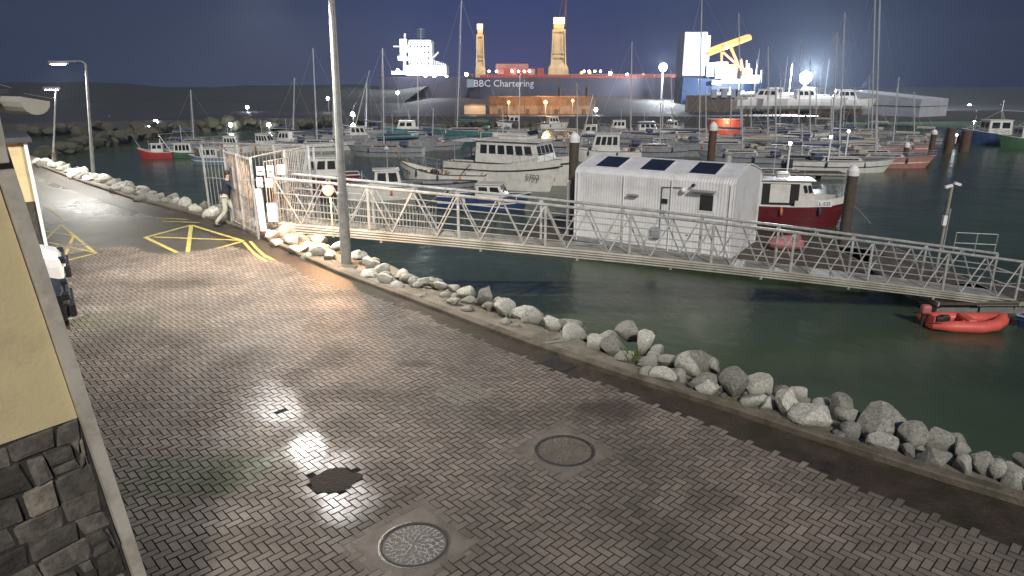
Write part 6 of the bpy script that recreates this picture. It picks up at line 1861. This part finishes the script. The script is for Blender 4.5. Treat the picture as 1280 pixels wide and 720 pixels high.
# trawlers at the right edge
for (px, py, hd, hm, lab, L) in ((1262, 181, 175, 'blue', 'blue and green trawler with pale net gantry at the right edge', 12), (1226, 178, 160, 'red', 'small red and white boat left of the blue trawler', 6), (1300, 186, 178, 'green', 'green trawler half cut off by the right edge', 10)):
    loc = G(px, py, WZ); t = thing('trawler', lab, 'boat', (loc.x, loc.y + 1, WZ), R(hd), None)
    rg = make_hull(t, L, L * .28, L * .11, hm, sheer=.6, rub='white'); cabin(t, L * .0, L * .26, L * .2, L * .11, L * .16, nw=2, wf=2, sf=.1); rails(t, rg, 9, 16, .6, 2)
    mb = MB(); h = L * .36
    for s in (-1, 1): mb.tube((-L * .3, s * L * .1, L * .1), (-L * .28, s * L * .07, h), .07, 5); mb.tube((L * .05, s * L * .05, L * .2), (L * .1, 0, h * 1.05), .06, 5)
    mb.tube((-L * .28, -L * .07, h), (-L * .28, L * .07, h), .07, 5); mb.tube((-L * .28, 0, h), (L * .1, 0, h * 1.05), .05, 5); mb.tube((L * .1, 0, h * 1.05), (L * .48, 0, L * .16), .03, 4); mb.build('net_gantry', M['galv'], t)
    mastp(t, L * .1, 0, h, 1.5, .05)
    MB().ball((L * .0, -L * .12, L * .2), .16, 6, 5).build('deck_lamp', M['e_small'], t)
for (px, py, Y, en, warm) in ((1195, 165, 82, 500, 1), (1255, 150, 100, 700, 0)):
    pass
# overhead wire top left: two short lengths of cable
for k, (a_, b2, lab) in enumerate((((-20, 99), (14, 110), 'overhead cable crossing the top left corner, upper length'), ((30, 117), (70, 124), 'overhead cable beside the near roof, lower length'))):
    o = MB().tube(P(*a_, 30), P(*b2, 32), .02, 5).build('overhead_cable', M['galv']); tag(o, lab, 'cable')

# ================================================================== LIGHT, SKY, CAMERA
HAZE = .0003
if HAZE:
    m = bpy.data.materials.new('damp_air'); m.use_nodes = True; nt = m.node_tree; nt.nodes.clear()
    ou = nt.nodes.new('ShaderNodeOutputMaterial'); pv = nt.nodes.new('ShaderNodeVolumePrincipled'); pv.inputs['Color'].default_value = (.62, .74, .95, 1)
    pv.inputs['Density'].default_value = HAZE; pv.inputs['Anisotropy'].default_value = .3; nt.links.new(pv.outputs[0], ou.inputs['Volume'])
    mb = MB(); mb.box((50, 320, 27), (940, 800, 66)); hz = mb.build('haze', m); tag(hz, kind='stuff')
w = bpy.data.worlds.new('World'); scene.world = w; w.use_nodes = True
nt = w.node_tree; bg = nt.nodes['Background']
N, Lk = nt.nodes, nt.links
sky = N.new('ShaderNodeTexSky'); sky.sky_type = 'NISHITA'; sky.sun_disc = False
sky.sun_elevation = R(-7); sky.sun_rotation = R(180)
# night sky over a lit town: navy, with the light of the port thrown up into the damp air ahead
tc = N.new('ShaderNodeTexCoord'); sx_ = N.new('ShaderNodeSeparateXYZ'); Lk.new(tc.outputs['Generated'], sx_.inputs[0])
mr = N.new('ShaderNodeMapRange'); mr.inputs['From Min'].default_value = -.7; mr.inputs['From Max'].default_value = .7; Lk.new(sx_.outputs['X'], mr.inputs['Value'])
cr = N.new('ShaderNodeValToRGB'); e = cr.color_ramp.elements
e[0].position = 0; e[0].color = (.020, .030, .055, 1); e[1].position = 1; e[1].color = (.0022, .0065, .028, 1)
for p_, c_ in ((.3, (.036, .048, .098, 1)), (.5, (.026, .040, .140, 1)), (.62, (.016, .026, .095, 1)), (.8, (.004, .010, .042, 1))): e.new(p_).color = c_
Lk.new(mr.outputs['Result'], cr.inputs['Fac'])
el = N.new('ShaderNodeMapRange'); el.interpolation_type = 'SMOOTHSTEP'; el.inputs['From Min'].default_value = .0; el.inputs['From Max'].default_value = .11; el.inputs['To Min'].default_value = 1; el.inputs['To Max'].default_value = 0
Lk.new(sx_.outputs['Z'], el.inputs['Value'])
gl_ = N.new('ShaderNodeValToRGB'); g_ = gl_.color_ramp.elements
g_[0].position = .1; g_[0].color = (.0, .0, .0, 1); g_[1].position = .85; g_[1].color = (0, 0, 0, 1)
for p_, c_ in ((.3, (.012, .010, .008, 1)), (.52, (.030, .016, .010, 1)), (.7, (.012, .009, .010, 1))): g_.new(p_).color = c_
Lk.new(mr.outputs['Result'], gl_.inputs['Fac'])
nz = N.new('ShaderNodeTexNoise'); nz.inputs['Scale'].default_value = 5; nz.inputs['Detail'].default_value = 4
mpn = N.new('ShaderNodeMapping'); mpn.inputs['Scale'].default_value = (1, 1, 4); Lk.new(tc.outputs['Generated'], mpn.inputs['Vector']); Lk.new(mpn.outputs['Vector'], nz.inputs['Vector'])
nm = N.new('ShaderNodeMapRange'); nm.inputs['To Min'].default_value = .85; nm.inputs['To Max'].default_value = 1.15; Lk.new(nz.outputs['Fac'], nm.inputs['Value'])
vm = N.new('ShaderNodeVectorMath'); vm.operation = 'SCALE'; Lk.new(gl_.outputs['Color'], vm.inputs[0]); Lk.new(el.outputs['Result'], vm.inputs['Scale'])
va = N.new('ShaderNodeVectorMath'); va.operation = 'ADD'; Lk.new(cr.outputs['Color'], va.inputs[0]); Lk.new(vm.outputs[0], va.inputs[1])
vn = N.new('ShaderNodeVectorMath'); vn.operation = 'SCALE'; Lk.new(va.outputs[0], vn.inputs[0]); Lk.new(nm.outputs['Result'], vn.inputs['Scale'])
vk = N.new('ShaderNodeVectorMath'); vk.operation = 'SCALE'; Lk.new(sky.outputs['Color'], vk.inputs[0]); vk.inputs['Scale'].default_value = .08
vs_ = N.new('ShaderNodeVectorMath'); vs_.operation = 'ADD'; Lk.new(vn.outputs[0], vs_.inputs[0]); Lk.new(vk.outputs[0], vs_.inputs[1])
Lk.new(vs_.outputs[0], bg.inputs['Color']); bg.inputs['Strength'].default_value = 1.0
s = bpy.data.lights.new('fill_sun', 'SUN'); s.energy = 2.3; s.angle = R(6); s.color = (1, .95, .87)  # no sun at night: broad fill added in place of unseen harbour lamps
so = bpy.data.objects.new('fill_sun', s); C.objects.link(so)
dr = Vector((-.22, .92, -.60)).normalized(); so.rotation_euler = dr.to_track_quat('-Z', 'Y').to_euler()
cd = bpy.data.cameras.new('camera'); cam = bpy.data.objects.new('camera', cd); C.objects.link(cam)
cam.location = (0, 0, CAMZ); cam.rotation_euler = (R(90) - PITCH, 0, 0)
cd.sensor_width = 36; cd.lens = F / 1280 * 36; cd.clip_end = 3000; cd.clip_start = .05
scene.camera = cam
scene.view_settings.view_transform = 'Standard'; scene.view_settings.look = 'None'; scene.view_settings.exposure = 0.15; scene.view_settings.gamma = 1
scene.cycles.use_denoising = True
scene.cycles.max_bounces = 5; scene.cycles.diffuse_bounces = 2; scene.cycles.glossy_bounces = 3
scene.cycles.sample_clamp_indirect = 4; scene.cycles.caustics_reflective = False; scene.cycles.caustics_refractive = False
